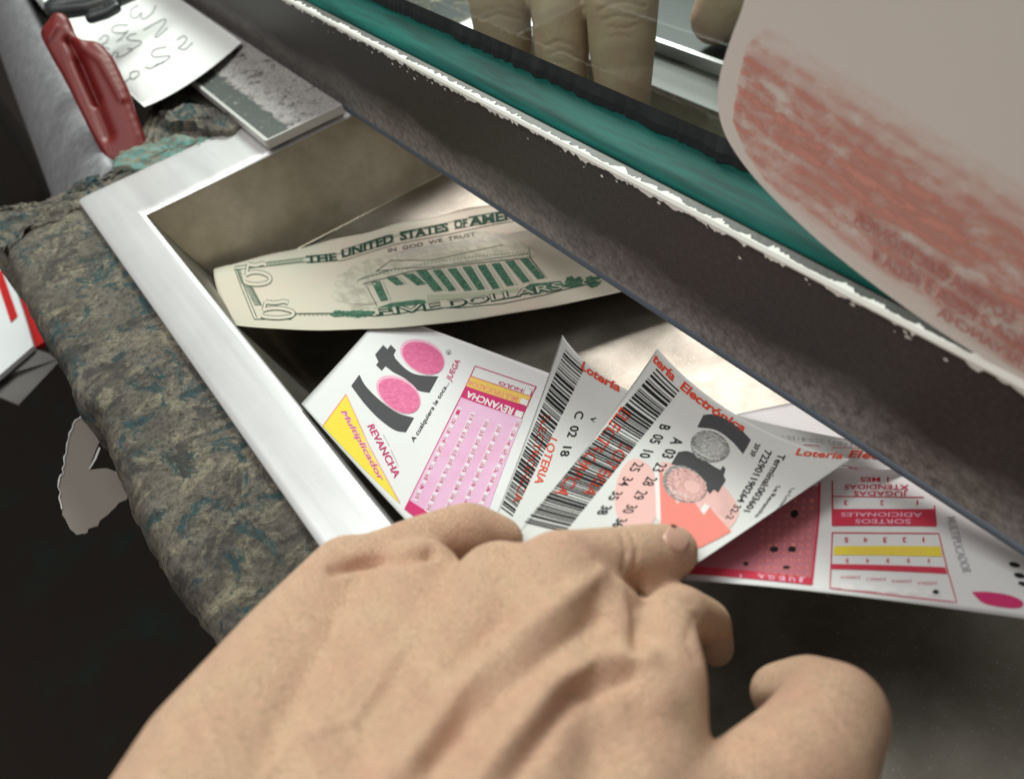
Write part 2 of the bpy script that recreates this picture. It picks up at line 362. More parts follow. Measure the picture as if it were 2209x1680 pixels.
for i in range(len(fp) - 1):
    for j in range(8): a = i * 9 + j; Fc.append((a, a + 9, a + 10, a + 1))
mesh('end_wall', V, Fc, M['end_steel'], tray, True)
sweep('rim', [(XR - .0002, -.0015), (XR + .0004, -.0003), (XR + .0015, 0), (XR + .008, 0), (XR + .015, 0), (XR + .021, 0), (XR + .0225, -.0004), (XR + .0228, -.0025)], list(np.linspace(-.16, YE - .0005, 12)), M['rear_rim'], tray)
# thin bright fold along the end crease
V = []; Fc = []
for i, (x, z) in enumerate(fp[5:]):
    for a in (0, .0003, .0005): V.append((x, yend(z) - .0008 + a, z + .0002 + (a * .5)))
for i in range(len(fp) - 6):
    for j in range(2): a = i * 3 + j; Fc.append((a, a + 1, a + 4, a + 3))
mesh('weld_seam', V, Fc, M['end_steel'], tray, True)

# ------------------------------------------------------------------ barrier
XB = .1618
bar = empty('barrier_frame'); tag(bar, 'dark enamelled steel bar under the glass with a chipped white top edge', 'barrier bar')
ys = np.linspace(-.14, 1.3, 260)
bp = [(XB + .0225, .0533), (XB + .0225, .0010), (XB + .003, .0008), (XB + .0008, .001), (XB - .0002, .0022), (XB + .0000, .006), (XB, .012), (XB, .020), (XB, .030), (XB, .040), (XB, .050), (XB + .0004, .0525), (XB + .0014, .0533), (XB + .0225, .0533)]
sweep('face', bp, ys, M['bar'], bar, False)
# lip at the foot, a bluish highlight put into its colour
sweep('lip', [(XB - .0014, .0004), (XB - .0015, .0010), (XB - .0011, .0016), (XB - .0002, .0022)], ys, M['blue_highlight'], bar)
# chipped edge: an irregular band of bare white paint, walked along the top corner
V = []; Fc = []; N = 1500
yy = np.linspace(-.12, 1.0, N); P = np.c_[yy * 0, yy, yy * 0]
a = vnoise(P, 170, 1); b = vnoise(P, 420, 2); c = vnoise(P, 60, 3); gap = vnoise(P, 110, 5)
for i, y in enumerate(yy):
    near = max(0, (.16 - y) / .16)
    h = .0010 + .0009 * a[i] + .0010 * b[i] - .0006 * near
    w = .0011 + .0013 * b[i] + .0009 * c[i]
    if gap[i] < -.10 - .25 * (y > .17) and (y < .30): h *= .12; w *= .3
    h = max(h, .0002); w = max(w, .0002)
    V += [(XB - .00035, y, .0526 - h), (XB - .00035, y, .0530), (XB + .0006, y, .0538), (XB + .0008 + w, y, .0538)]
for i in range(N - 1):
    for j in range(3): q_ = i * 4 + j; Fc.append((q_, q_ + 4, q_ + 5, q_ + 1))
mesh('chipped_edge', V, Fc, M['chip'], bar)
V = []; Fc = []
for i in range(70):     # stray chips below the edge
    y = random.uniform(.0, .75); z = .0515 - abs(random.gauss(0, .0022)); r = random.uniform(.0002, .0007)
    n0 = len(V); kk = random.randint(5, 7)
    for j in range(kk):
        an = j / kk * 6.283; rr = r * random.uniform(.5, 1.2); V.append((XB - .0003, y + rr * 1.7 * math.cos(an), z + rr * math.sin(an)))
    Fc.append(range(n0, n0 + kk))
tag(mesh('paint_chips', V, Fc, M['chip'], bar), kind='stuff')
# strip painted with the teal sheen of thick glass, and the pane
glass = empty('window_pane'); tag(glass, 'clear security window pane standing in the dark bar over a strip painted with its teal sheen', 'window')
teal = sweep('glass_sheen_strip', [(XB + .0052, .0536), (XB + .0058, .0545), (XB + .0100, .0556), (XB + .0160, .0572), (XB + .0215, .0588)], ys, M['teal'], glass)
V = []; Fc = []; N = 700; yy = np.linspace(-.1, 1.2, N); P = np.c_[yy * 0, yy, yy * 0]; a = vnoise(P, 140, 8); b = vnoise(P, 330, 9)
for i, y in enumerate(yy):
    x0 = XB + .0203 + .0010 * a[i] + .0003 * b[i]
    V += [(x0, y, .0588), (x0 + .0006, y, .0618), (XB + .0226, y, .0655), (XB + .0228, y, .052)]
for i in range(N - 1):
    for j in range(3): q_ = i * 4 + j; Fc.append((q_, q_ + 4, q_ + 5, q_ + 1))
mesh('sealant_bead', V, Fc, M['sealant'], glass)
box('glass_sheet', XB + .0230, XB + .0275, -.14, 1.3, .0500, .60, M['glass'], glass)

# clerk's side ledge with a bright metal strip
ledge = empty('clerk_counter'); tag(ledge, 'dark counter with a thin metal lip on the far side of the glass', 'counter')
box('ledge_top', XR + .0235, 1.3, -.3, 2.2, -.02, -.003, M['ledge'], ledge)
box('ledge_back', XB + .052, XR + .0235, YO + .001, 2.2, -.02, -.003, M['ledge'], ledge)
box('raised_lip', XR + .030, XR + .033, -.3, 2.0, -.0028, .004, M['steel'], ledge)

# steel plate
pl = Pz(575, 304, .007); x0 = pl[0]; y0 = pl[1]
plate = box('steel_plate', x0, XB - .0040, y0, 1.2, .0030, .0070, M['plate'], None, .0004)
PLMR.inputs[1].default_value = x0 - .002; PLMR.inputs[2].default_value = XB + .014
tag(plate, 'worn grey steel plate with flaking dark stripe, overhanging the tray', 'steel plate')
box('bare_rim', x0 - .0003, XB - .0045, y0 - .0007, y0 + .0005, .0026, .0074, M['cast_steel'], plate)
box('bare_rim', x0 - .0007, x0 + .0012, y0 + .0006, 1.0, .0026, .0073, M['cast_steel'], plate)

# ------------------------------------------------------------------ paper sheets
def lag(ts, t):
    B = np.ones((len(np.atleast_1d(t)), len(ts)))
    for i in range(len(ts)):
        for j in range(len(ts)):
            if i != j: B[:, i] *= (np.atleast_1d(t) - ts[j]) / (ts[i] - ts[j])
    return B
class Sheet:
    def __init__(s, rows, us=None, vs=None, wob=0., seed=0):
        s.C = np.array([[Pz(*p) for p in r] for r in rows])
        s.us = us or list(np.linspace(0, 1, len(rows[0]))); s.vs = vs or list(np.linspace(0, 1, len(rows)))
        s.wob = wob; s.seed = seed
    def at(s, U, V):
        U = np.atleast_1d(U).astype(float); V = np.atleast_1d(V).astype(float)
        P = np.einsum('nu,nv,vuk->nk', lag(s.us, U), lag(s.vs, V), s.C)
        if s.wob:
            q = np.c_[U, V, U * 0]
            P[:, 2] += s.wob * (np.sin(U * 17 + s.seed) * np.sin(V * 5 + 1 + s.seed) * .5 + np.sin(U * 7 + V * 9 + s.seed * 2) * .6 + np.sin(U * 37 + V * 4) * .18)
        return P
    def nrm(s, U, V):
        e = 1e-3; a = s.at(U + e, V) - s.at(U - e, V); b = s.at(U, V + e) - s.at(U, V - e)
        n = np.cross(a, b); n /= np.linalg.norm(n, axis=1)[:, None] + 1e-12
        f = np.sign(((CAM - s.at(U, V)) * n).sum(1)); f = np.sign(f.sum() + 1e-9)      # one side for the whole sheet
        return n * f
    def inv(s, px, py):
        x = np.array([.5, .5]); best = None
        g = np.linspace(0, 1, 21); U, V = np.meshgrid(g, g); U = U.ravel(); V = V.ravel()
        d = ((proj(s.at(U, V)) - [px, py]) ** 2).sum(1); i = d.argmin(); x = np.array([U[i], V[i]])
        for _ in range(14):
            e = 1e-4; p = proj(s.at([x[0], x[0] + e, x[0]], [x[1], x[1], x[1] + e]))
            J = np.stack([(p[1] - p[0]) / e, (p[2] - p[0]) / e], 1)
            try: dx = np.linalg.solve(J, np.array([px, py]) - p[0])
            except Exception: break
            x = x + np.clip(dx, -.2, .2)
        return x
    def build(s, name, mt, parent=None, nu=60, nv=60, th=.00012, edge=None):
        U, V = np.meshgrid(np.linspace(0, 1, nu), np.linspace(0, 1, nv)); U = U.ravel(); V = V.ravel()
        if edge: U, V = edge(U, V)
        A = s.at(U, V); N = s.nrm(U, V); B = A - N * th; n = nu * nv; Fc = []
        for j in range(nv - 1):
            for i in range(nu - 1):
                a = j * nu + i; f = (a, a + 1, a + nu + 1, a + nu); Fc.append(f); Fc.append(tuple(k_ + n for k_ in f[::-1]))
        bd = [i for i in range(nu)] + [j * nu + nu - 1 for j in range(1, nv)] + [(nv - 1) * nu + i for i in range(nu - 2, -1, -1)] + [j * nu for j in range(nv - 2, 0, -1)]
        for a, b in zip(bd, bd[1:] + bd[:1]): Fc.append((a, b, b + n, a + n))
        return mesh(name, np.r_[A, B], Fc, mt, parent, True)

def curve(pts, n=8):
    P = [np.array(p, float) for p in pts]; P = [2 * P[0] - P[1]] + P + [2 * P[-1] - P[-2]]; out = []
    for i in range(1, len(P) - 2):
        for t_ in np.linspace(0, 1, n, endpoint=False):
            out.append(tuple(.5 * ((2 * P[i]) + (-P[i - 1] + P[i + 1]) * t_ + (2 * P[i - 1] - 5 * P[i] + 4 * P[i + 1] - P[i + 2]) * t_ ** 2 + (-P[i - 1] + 3 * P[i] - 3 * P[i + 1] + P[i + 2]) * t_ ** 3)))
    return out + [tuple(P[-2])]

_tc = {}
def text_tris(body, off=0., shear=0.):
    key = (body, off, shear)
    if key in _tc: return _tc[key]
    cu = bpy.data.curves.new('t', 'FONT'); cu.body = body; cu.offset = off; cu.shear = shear; cu.resolution_u = 3
    ob = bpy.data.objects.new('t', cu); COL.objects.link(ob)
    me = bpy.data.meshes.new_from_object(ob.evaluated_get(bpy.context.evaluated_depsgraph_get()))
    me.calc_loop_triangles()
    V = np.array([v.co[:2] for v in me.vertices]) if len(me.vertices) else np.zeros((1, 2))
    T = [tuple(t.vertices) for t in me.loop_triangles]
    bpy.data.objects.remove(ob); bpy.data.curves.remove(cu); bpy.data.meshes.remove(me)
    V = V.copy(); V[:, 0] -= V[:, 0].min(); V[:, 0] /= max(V[:, 0].max(), 1e-6); V[:, 1] /= .70
    _tc[key] = (V, T); return _tc[key]

SPLIT = {'lettering', 'magenta_lettering', 'white_lettering', 'red_lettering', 'grey_lettering', 'pale_lettering', 'red_overprint', 'numeral', 'pencil_mark', 'revancha_bar', 'red_bar', 'multiplier_bar', 'yellow_bar', 'logo', 'engraving', 'logo_ball'}
class Ink:
    """print on one sheet, gathered into one mesh per kind"""
    def __init__(s, sheet, parent): s.s = sheet; s.p = parent; s.d = {}
    def add(s, key, uv, tris, lay=1):
        if key[0] in SPLIT: s.k = getattr(s, 'k', 0) + 1; key = (*key[:2], s.k)
        uv = np.array(uv, float)
        P = s.s.at(uv[:, 0], uv[:, 1]) + s.s.nrm(uv[:, 0], uv[:, 1]) * (.00010 + .00005 * lay)
        V, T = s.d.setdefault(key, ([], [])); n = len(V); V += list(P); T += [tuple(i + n for i in t) for t in tris]
    def text(s, key, body, A, B, C, off=0., lay=2, shear=0.):
        """A baseline start, B baseline end, C cap top above A (picture measurements on the sheet)"""
        V, T = text_tris(body, off, shear); a, b, c = s.s.inv(*A), s.s.inv(*B), s.s.inv(*C)
        s.add(key, a + V[:, :1] * (b - a) + V[:, 1:] * (c - a), T, lay)
    def quad(s, key, p4, n=(6, 6), lay=1):
        q_ = [s.s.inv(*p) for p in p4]; uv = []; T = []
        for j in range(n[1] + 1):
            for i in range(n[0] + 1):
                x, y = i / n[0], j / n[1]; uv.append((q_[0] * (1 - x) + q_[1] * x) * (1 - y) + (q_[3] * (1 - x) + q_[2] * x) * y)
        for j in range(n[1]):
            for i in range(n[0]): a = j * (n[0] + 1) + i; T.append((a, a + 1, a + n[0] + 2, a + n[0] + 1))
        s.add(key, uv, T, lay)
    def line(s, key, pts, w, lay=2, closed=False, uvin=False):
        """ribbon along picture points, w in metres-ish picture units"""
        if closed: pts = list(pts) + [pts[0]]
        q_ = []
        for a, b in zip(pts[:-1], pts[1:]):
            n = max(1, int(math.dist(a, b) / 14))
            for i in range(n): q_.append((a[0] + (b[0] - a[0]) * i / n, a[1] + (b[1] - a[1]) * i / n))
        q_.append(pts[-1]); q_ = np.array(q_, float); L = []; T = []
        t_ = np.gradient(q_, axis=0); t_ /= np.linalg.norm(t_, axis=1)[:, None] + 1e-9; nn = np.stack([-t_[:, 1], t_[:, 0]], 1) * w / 2
        for a, b in zip(q_ - nn, q_ + nn): L += [s.s.inv(*a), s.s.inv(*b)]
        for i in range(len(q_) - 1): T.append((2 * i, 2 * i + 1, 2 * i + 3, 2 * i + 2))
        s.add(key, L, T, lay)
    def poly(s, key, pts, lay=1):
        uv = [s.s.inv(*p) for p in pts]; T = [tuple(t) for t in tessellate_polygon([[Vector((x, y, 0)) for x, y in uv]])]
        uv = [np.array(q_) for q_ in uv]
        for _ in range(5):
            mid = {}; N = []
            for a, b, c in T:
                e = [(a, b), (b, c), (c, a)]; L = [np.linalg.norm(uv[i] - uv[j]) for i, j in e]
                if max(L) < .05: N.append((a, b, c)); continue
                k_ = int(np.argmax(L)); i, j = e[k_]; o_ = (a, b, c)[(k_ + 2) % 3]; key_ = (min(i, j), max(i, j))
                if key_ not in mid: mid[key_] = len(uv); uv.append((uv[i] + uv[j]) / 2)
                m_ = mid[key_]; N += [(o_, i, m_), (o_, m_, j)]
            T = N
        s.add(key, uv, T, lay)
    def ell(s, key, c, a, b, lay=1, rings=4, n=36, jag=0.):
        """ellipse with centre c and half axes a, b as picture vectors"""
        c0 = s.s.inv(*c); A = s.s.inv(c[0] + a[0], c[1] + a[1]) - c0; B = s.s.inv(c[0] + b[0], c[1] + b[1]) - c0
        uv = [c0]; T = []
        jj = 1 + jag * rng.standard_normal(n)
        for r in range(1, rings + 1):
            for i in range(n): th = i / n * 2 * math.pi; uv.append(c0 + (A * math.cos(th) + B * math.sin(th)) * (r / rings) * (jj[i] if r == rings else 1))
        for i in range(n): T.append((0, 1 + i, 1 + (i + 1) % n))
        for r in range(rings - 1):
            for i in range(n): a_ = 1 + r * n + i; b_ = 1 + r * n + (i + 1) % n; T.append((a_, a_ + n, b_ + n, b_))
        s.add(key, uv, T, lay)
    def build(s):
        for (nme, mt, *_), (V, T) in s.d.items(): mesh(nme, V, T, M[mt], s.p)

# ---- banknote
S = Sheet([[(461, 580, -.0330), (700, 523, -.0385), (930, 468, -.0400), (1150, 418, -.0420), (1350, 375, -.040)],
           [(474, 642, -.0210), (720, 618, -.0330), (958, 582, -.0350), (1195, 535, -.0380), (1415, 485, -.038)],
           [(509, 702, -.0050), (745, 710, -.0230), (985, 693, -.0290), (1230, 655, -.0340), (1470, 590, -.036)]], wob=.0007)
bill = S.build('banknote', M['bill'], None, 110, 50, edge=lambda U, V: (U, np.where(V < .01, V + .010 * np.sin(U * 40) * (U > .03), V)))
tag(bill, 'worn five dollar banknote lying across the steel tray, columned building side up', 'banknote')
I = Ink(S, bill)
D_ = ('lettering', 'dkgreen'); Gn = ('engraving', 'green')
def along(p, q, t): return (p[0] + (q[0] - p[0]) * t, p[1] + (q[1] - p[1]) * t)
def zc(x, y): return ((480 + x / 2.008) * .8629, (480 + y / 2.008) * .8629)     # helper for the close crop used while measuring
def ZL(L): return [zc(*p) for p in L]
# top lettering on its dark ribbon, letter groups following the wavy edge
for wd, a, b, h in (('THE', (575, 358), (730, 345), 34), ('UNITED', (752, 332), (1015, 252), 38), ('STATES', (1045, 244), (1290, 196), 40), ('OF', (1318, 186), (1385, 176), 40), ('AMERICA', (1392, 172), (1760, 108), 44)):
    A, B = zc(*a), zc(*b); C = zc(a[0] - 4, a[1] - h)
    I.text(D_, wd, A, B, C, .045, 2)
    for f_, g_ in ((0, 0), (1, 1)):
        E0, E1 = (A, B) if f_ == 0 else (C, (B[0] + C[0] - A[0], B[1] + C[1] - A[1])); I.line(('fine_lines', 'dkgreen'), [E0, E1], 1.5, 2)
I.line(D_, ZL([(218, 392), (560, 352), (760, 345), (1030, 262), (1300, 212), (1500, 168), (1760, 122)]), 1.2)
I.line(('fine_lines', 'green'), ZL([(215, 376), (540, 334), (740, 312), (1020, 222), (1300, 152), (1500, 110), (1760, 62)]), 1.2)
for i in range(12):
    a = 380 + i * 15; I.line(('fine_lines', 'green'), ZL([(a, 372 - (a - 380) * .10), (a + 8, 350 - (a - 380) * .10), (a + 16, 374 - (a - 380) * .10)]), 1.6)
I.text(('lettering', 'grey_ink'), 'IN  GOD  WE  TRUST', zc(985, 305), zc(1425, 222), zc(983, 287), .015)
# cloudy vignette behind the building
I.poly(('vignette', 'vign'), ZL([(700, 520), (720, 450), (800, 375), (930, 320), (1010, 318), (1200, 262), (1420, 195), (1560, 205), (1650, 245), (1740, 300), (1700, 345), (1690, 300), (1560, 270), (1000, 355), (930, 400), (840, 440), (880, 500), (910, 560), (800, 560), (730, 550)]), 1)
# entablature
I.poly(('building', 'vign'), ZL([(830, 448), (925, 405), (1000, 355), (1200, 330), (1560, 268), (1560, 285), (1690, 290), (1695, 335), (1560, 345), (1100, 398), (870, 462)]), 1.5)
for L in ([(830, 445), (1010, 388), (1210, 378), (1690, 312)], [(925, 400), (1000, 345), (1200, 345), (1560, 268)], [(860, 462), (1100, 400), (1400, 362), (1700, 330)], [(925, 400), (1000, 392)], [(1690, 285), (1700, 330)]):
    I.line(('fine_lines', 'dkgreen'), ZL(L), 1.6)
for i in range(46):
    t_ = i / 45; x = 850 + t_ * 830; y = 440 - t_ * 125 - 28 * math.sin(t_ * 3); I.line(('fine_lines', 'green'), ZL([(x, y), (x + 9, y - 9)]), 1.5)
# colonnade: dark gaps between pale columns
gap = [(900, 455, 948, 550, 45), (975, 432, 1025, 470, 50), (1055, 415, 1130, 470, 55), (1125, 400, 1215, 502, 55), (1205, 395, 1290, 500, 45), (1280, 388, 1370, 500, 46), (1355, 378, 1435, 495, 46), (1430, 370, 1510, 490, 44), (1500, 362, 1580, 475, 46), (1570, 350, 1660, 458, 46), (1645, 340, 1735, 440, 42)]
for x0_, y0_, x1_, y1_, w in gap: I.quad(('colonnade', 'green'), ZL([(x0_, y0_), (x0_ + w, y0_ - 6), (x1_ + w * .85, y1_ - 6), (x1_, y1_)]), (2, 4), 2)
for x0_, y0_, x1_, y1_, w in gap: I.line(('fine_lines', 'green'), ZL([(x0_ + w + 14, y0_ - 6), (x1_ + w * .85 + 14, y1_ - 4)]), 1.0)
I.line(('fine_lines', 'dkgreen'), ZL([(870, 462), (930, 575)]), 1.5); I.line(('fine_lines', 'dkgreen'), ZL([(1695, 330), (1770, 430)]), 1.5)
I.quad(('building', 'palegreen'), ZL([(1180, 518), (1640, 482), (1640, 500), (1180, 548)]), (8, 1), 1.6)
I.poly(('engraving', 'green'), ZL([(935, 582), (1000, 558), (1130, 542), (1170, 545), (1180, 562), (1040, 575), (960, 600)]), 2)
I.poly(('engraving', 'green'), ZL([(1640, 500), (1700, 462), (1850, 448), (1870, 470), (1840, 492), (1650, 520)]), 2)
for j in range(42):   # shrubs at both ends and along the base
    for (c, w, h) in (((812, 612), 100, 11), ((1960, 452), 80, 22)):
        I.ell(('shrubbery', 'green'), zc(c[0] + random.uniform(-w, w), c[1] + random.uniform(-h, h)), (random.uniform(5, 11), 0), (0, random.uniform(2, 5)), 1.5, 1, 8, .2)
I.line(('fine_lines', 'dkgreen'), ZL([(520, 612), (720, 610), (920, 625), (1040, 612), (1200, 584), (1350, 582), (1560, 562), (1760, 520), (1900, 484), (2060, 448)]), 1.6)
for wd, a, b, h in (('FIVE', (925, 620), (1255, 585), 34), ('DOLLARS', (1290, 582), (1865, 488), 34)):
    A, B = zc(*a), zc(*b); C = zc(a[0] - 10, a[1] - h); I.text(('lettering', 'dkgreen'), wd, A, B, C, .055, 2); I.text(('numeral', 'bill'), wd, (A[0] - .8, A[1] - 1.2), (B[0] - .8, B[1] - 1.2), (C[0] - .8, C[1]), -.004, 3)
# numerals in two corners
def five(ox, oy, sx_, sy_, sk):
    T = lambda L: [zc(ox + x * sx_ + y * sk, oy + y * sy_) for x, y in L]
    bowl = T(curve([(.16, .50), (.40, .36), (.72, .38), (.98, .60), (.92, .88), (.58, 1.02), (.22, .98), (.08, .86)], 6))
    flag = T([(.18, .50), (.30, -.10)]); top = T(curve([(.29, -.08), (.55, -.02), (.80, -.12), (.92, -.02)], 5))
    for L, w in ((bowl, 10), (flag, 8), (top, 10)): I.line(('numeral', 'dkgreen'), L, w, 2)
    for L, w in ((bowl, 6.8), (flag, 5), (top, 7)): I.line(('numeral', 'bill'), L, w, 3)
five(240, 372, 145, 92, 12); five(318, 560, 180, 72, 18)
# fine engraved hatching over the vignette and the borders
for i in range(30):
    y = 330 + i * 7.5; x0_ = 720 + 90 * abs(math.cos(i * .22)) - (i > 12) * 10; I.line(('fine_lines', 'vign'), ZL([(x0_, y + 40), (x0_ + 110 + 30 * math.sin(i), y + 26 + 8 * math.sin(i * 2))]), 1.2, 1.8)
for i in range(34):
    x = 1000 + i * 21; I.line(('fine_lines', 'ghost'), ZL([(x, 335 - i * 3.4), (x + 34, 300 - i * 3.4), (x + 60, 302 - i * 3.4)]), .9, 1.8)
for L in ([(212, 382), (248, 480), (312, 640), (500, 640)], [(226, 384), (262, 478), (325, 630)], [(290, 470), (350, 575)]): I.line(('fine_lines', 'dkgreen'), ZL(L), 1.4)
for i in range(12): a = 470 + i * 9; I.line(('fine_lines', 'green'), ZL([(262 + i * 4.6, a), (300 + i * 4.6, a - 4)]), 1.6)
for i in range(8): a = 395 + i * 9; I.line(('fine_lines', 'green'), ZL([(222 + i * 3.4, a), (246 + i * 2, a - 3)]), 1.6)
for i in range(9): I.line(('fine_lines', 'green'), ZL([(520 + i * 22, 622), (530 + i * 22, 608), (540 + i * 22, 620)]), 1.2)
I.build()

# ---- first play slip, lying from the rim into the tray
S = Sheet([[(650, 870, .0016), (741, 771, -.016), (829, 673, -.034)],
           [(866, 1111, .0050), (957, 925, -.014), (1043, 752, -.033)],
           [(1080, 1330, .004), (1180, 1075, -.015), (1300, 848, -.034)]])
slip = S.build('play_slip', M['paper'], None, 50, 50)
tag(slip, 'white and pink lottery play slip with pink ball logo, nearest the bright rim', 'play slip')
I = Ink(S, slip)
def z3(x, y): return ((700 + x / 2.8) * .8629, (780 + y / 2.8) * .8629)
def Z3(L): return [z3(*p) for p in L]
K = ('logo', 'grey_ink')
I.poly(K, Z3(curve([(555, 440), (600, 520), (700, 620), (820, 705), (938, 742)]) + curve([(880, 842), (800, 825), (690, 745), (590, 640), (498, 518)])), 1)
I.poly(K, Z3([(722, 232), (752, 262), (775, 230), (812, 268), (795, 300)] + curve([(810, 330), (880, 400), (960, 440), (1108, 452)]) + curve([(1045, 566), (960, 545), (880, 470), (790, 420)]) + [(738, 380), (712, 412), (672, 372), (690, 350), (665, 300)]), 1)
def ball(c, a, b):
    A = (a[0] * .8629 / 2.8, a[1] * .8629 / 2.8); B = (b[0] * .8629 / 2.8, b[1] * .8629 / 2.8)
    I.ell(('logo_ball', 'lightrim'), z3(*c), A, B, 1.3, 5); c2 = (c[0] + 5, c[1] + 10)
    I.ell(('logo_ball', 'ball'), z3(*c2), (A[0] * .93, A[1] * .93), (B[0] * .90, B[1] * .90), 2, 5)
ball((995, 310), (150, 78), (-52, 100)); ball((828, 574), (148, 92), (-55, 98))
I.text(('lettering', 'black'), 'A cualquiera le toca...', z3(935, 915), z3(1185, 500), z3(912, 893), .008)
I.text(('magenta_lettering', 'magenta'), 'JUEGA', z3(1192, 488), z3(1262, 345), z3(1160, 465), .01)
I.text(('registered_mark', 'black'), 'R', z3(1182, 296), z3(1192, 282), z3(1172, 288), 0)
I.line(('registered_mark', 'black'), Z3([(1180 + 17 * math.cos(a), 284 + 15 * math.sin(a)) for a in np.linspace(0, 6.28, 14)]), .8)
# yellow sash
I.poly(('yellow_sash', 'yellow'), Z3([(462, 580), (300, 800), (590, 1105), (835, 1340), (720, 1130), (610, 930)]), 1)
I.line(('magenta_lines', 'rosy'), Z3([(462, 578), (298, 800)]), 2); I.line(('magenta_lines', 'rosy'), Z3([(462, 578), (620, 930), (840, 1340)]), 1.2)
I.text(('magenta_lettering', 'lightrim'), 'Multiplicador', z3(425, 700), z3(700, 1195), z3(456, 680), .04, 2, .3)
I.text(('magenta_lettering', 'magenta'), 'Multiplicador', z3(425, 700), z3(700, 1195), z3(454, 681), -.005, 3, .3)
I.text(('magenta_lettering', 'magenta'), 'REVANCHA', z3(610, 800), z3(800, 1165), z3(650, 775), .012, 2, .2)
I.line(('small_print', 'ghost'), Z3([(722, 858), (765, 940)]), 1); I.line(('small_print', 'ghost'), Z3([(775, 965), (828, 1080)]), 1)
# table
TL, BL, TR = (1365, 380), (870, 1385), (1800, 525)
T0 = lambda u, v: (TL[0] + (BL[0] - TL[0]) * v + (TR[0] - TL[0]) * u * (1 + .62 * v * 0.9), TL[1] + (BL[1] - TL[1]) * v + (TR[1] - TL[1]) * u * (1 + .35 * v))
I.quad(('number_field', 'pinkfill'), Z3([(1272, 590), (1700, 745), (1370, 1650), (880, 1370)]), (8, 10), 1)
I.quad(('revancha_bar', 'magenta'), Z3([(1302, 520), (1722, 660), (1695, 748), (1268, 598)]), (6, 1), 2)
I.quad(('multiplier_bar', 'gold'), Z3([(1330, 448), (1755, 590), (1735, 662), (1302, 520)]), (6, 1), 2)
for L in ([(1365, 380), (1795, 525)], [(1795, 525), (1755, 590)], [(1330, 450), (1755, 592)], [(1365, 380), (1300, 522), (870, 1385)], [(1790, 525), (1690, 745)]): I.line(('magenta_lines', 'magenta'), Z3(L), 1.6, 2.5)
I.text(('magenta_lettering', 'magenta'), 'NULO', z3(1700, 540), z3(1535, 486), z3(1692, 562), .01, 3)
I.text(('magenta_lettering', 'rosy'), 'MULTIPLICADOR', z3(1668, 598), z3(1322, 478), z3(1655, 634), .012, 3)
I.text(('white_lettering', 'white_ink'), 'REVANCHA', z3(1640, 678), z3(1315, 556), z3(1618, 722), .03, 3)
I.quad(('tick_boxes', 'white_ink'), Z3([(1712, 532), (1766, 550), (1750, 590), (1698, 572)]), (2, 2), 3)
I.quad(('tick_boxes', 'white_ink'), Z3([(1690, 605), (1742, 622), (1728, 660), (1675, 642)]), (2, 2), 3)
I.quad(('tick_boxes', 'white_ink'), Z3([(1655, 688), (1705, 705), (1690, 745), (1638, 728)]), (2, 2), 3)
for L in ([(1745, 540), (1765, 548), (1750, 590), (1730, 584)], [(1718, 535), (1700, 572)], [(1722, 615), (1742, 622), (1728, 660)]): I.line(('magenta_lines', 'magenta'), Z3(L), 1, 3.5)
cols = [((1245, 705), (960, 1290), 10), ((1340, 740), (1042, 1370), 11), ((1438, 790), (1150, 1420), 11), ((1528, 825), (1240, 1460), 11), ((1660, 790), (1340, 1500), 12)]
num = 1
for (a, b, n) in cols:
    dx, dy = (b[0] - a[0]), (b[1] - a[1]); 
    for i in range(n):
        t_ = i / max(n - 1, 1); c = (a[0] + dx * t_, a[1] + dy * t_)
        L_ = math.hypot(dx, dy); ux, uy = dx / L_, dy / L_; px_, py_ = .93, .33
        for sg in (-1, 1):
            I.line(('number_marks', 'white_ink'), Z3([(c[0] + sg * ux * 27 + px_ * 17, c[1] + sg * uy * 27 + py_ * 17), (c[0] + sg * ux * 33, c[1] + sg * uy * 33), (c[0] + sg * ux * 25 - px_ * 19, c[1] + sg * uy * 25 - py_ * 19)]), 2.8, 3)
        for key_, o_, h_ in ((('number_marks', 'white_ink'), .075, 17), (('number_digits', 'magenta'), .0, 14)):
            I.text(key_, str(num), z3(c[0] + h_ * px_ - ux * 15, c[1] + h_ * py_ - uy * 15), z3(c[0] + h_ * px_ + ux * 15, c[1] + h_ * py_ + uy * 15), z3(c[0] - h_ * px_ - ux * 15, c[1] - h_ * py_ - uy * 15), o_, 3 if o_ else 4)
        num = num % 42 + 1
I.quad(('revancha_bar', 'magenta'), Z3([(905, 1320), (1030, 1400), (1000, 1480), (875, 1385)]), (2, 2), 3)
I.build()

# ---- lower play slip running under the barrier
S2 = Sheet([[(1560, 900, -.030), (1812, 850, -.034), (2150, 800, -.034)],
            [(1490, 1075, -.006), (1800, 1065, -.016), (2190, 1085, -.020)],
            [(1436, 1248, .0120), (1788, 1278, .0030), (2330, 1350, -.002)]])
slip2 = S2.build('play_slip', M['paper'], None, 60, 40)
tag(slip2, 'long red and white lottery play slip, curling toward the lower right corner under the bar', 'play slip')
tag(slip, group='lottery papers in the tray'); tag(slip2, group='lottery papers in the tray')
I = Ink(S2, slip2)
def z4(x, y): return ((1650 + x / 2.427) * .8629, (1050 + y / 2.427) * .8629)
def Z4(L): return [z4(*p) for p in L]
I.quad(('number_field', 'darkpink'), Z4([(480, 430), (968, 400), (918, 1000), (60, 930)]), (8, 8), 1)
I.quad(('red_bar', 'redfill'), Z4([(150, 885), (925, 960), (918, 1003), (60, 930)]), (8, 1), 2)
I.line(('red_lines', 'redfill'), Z4([(968, 380), (960, 600), (918, 1000)]), 5, 2)
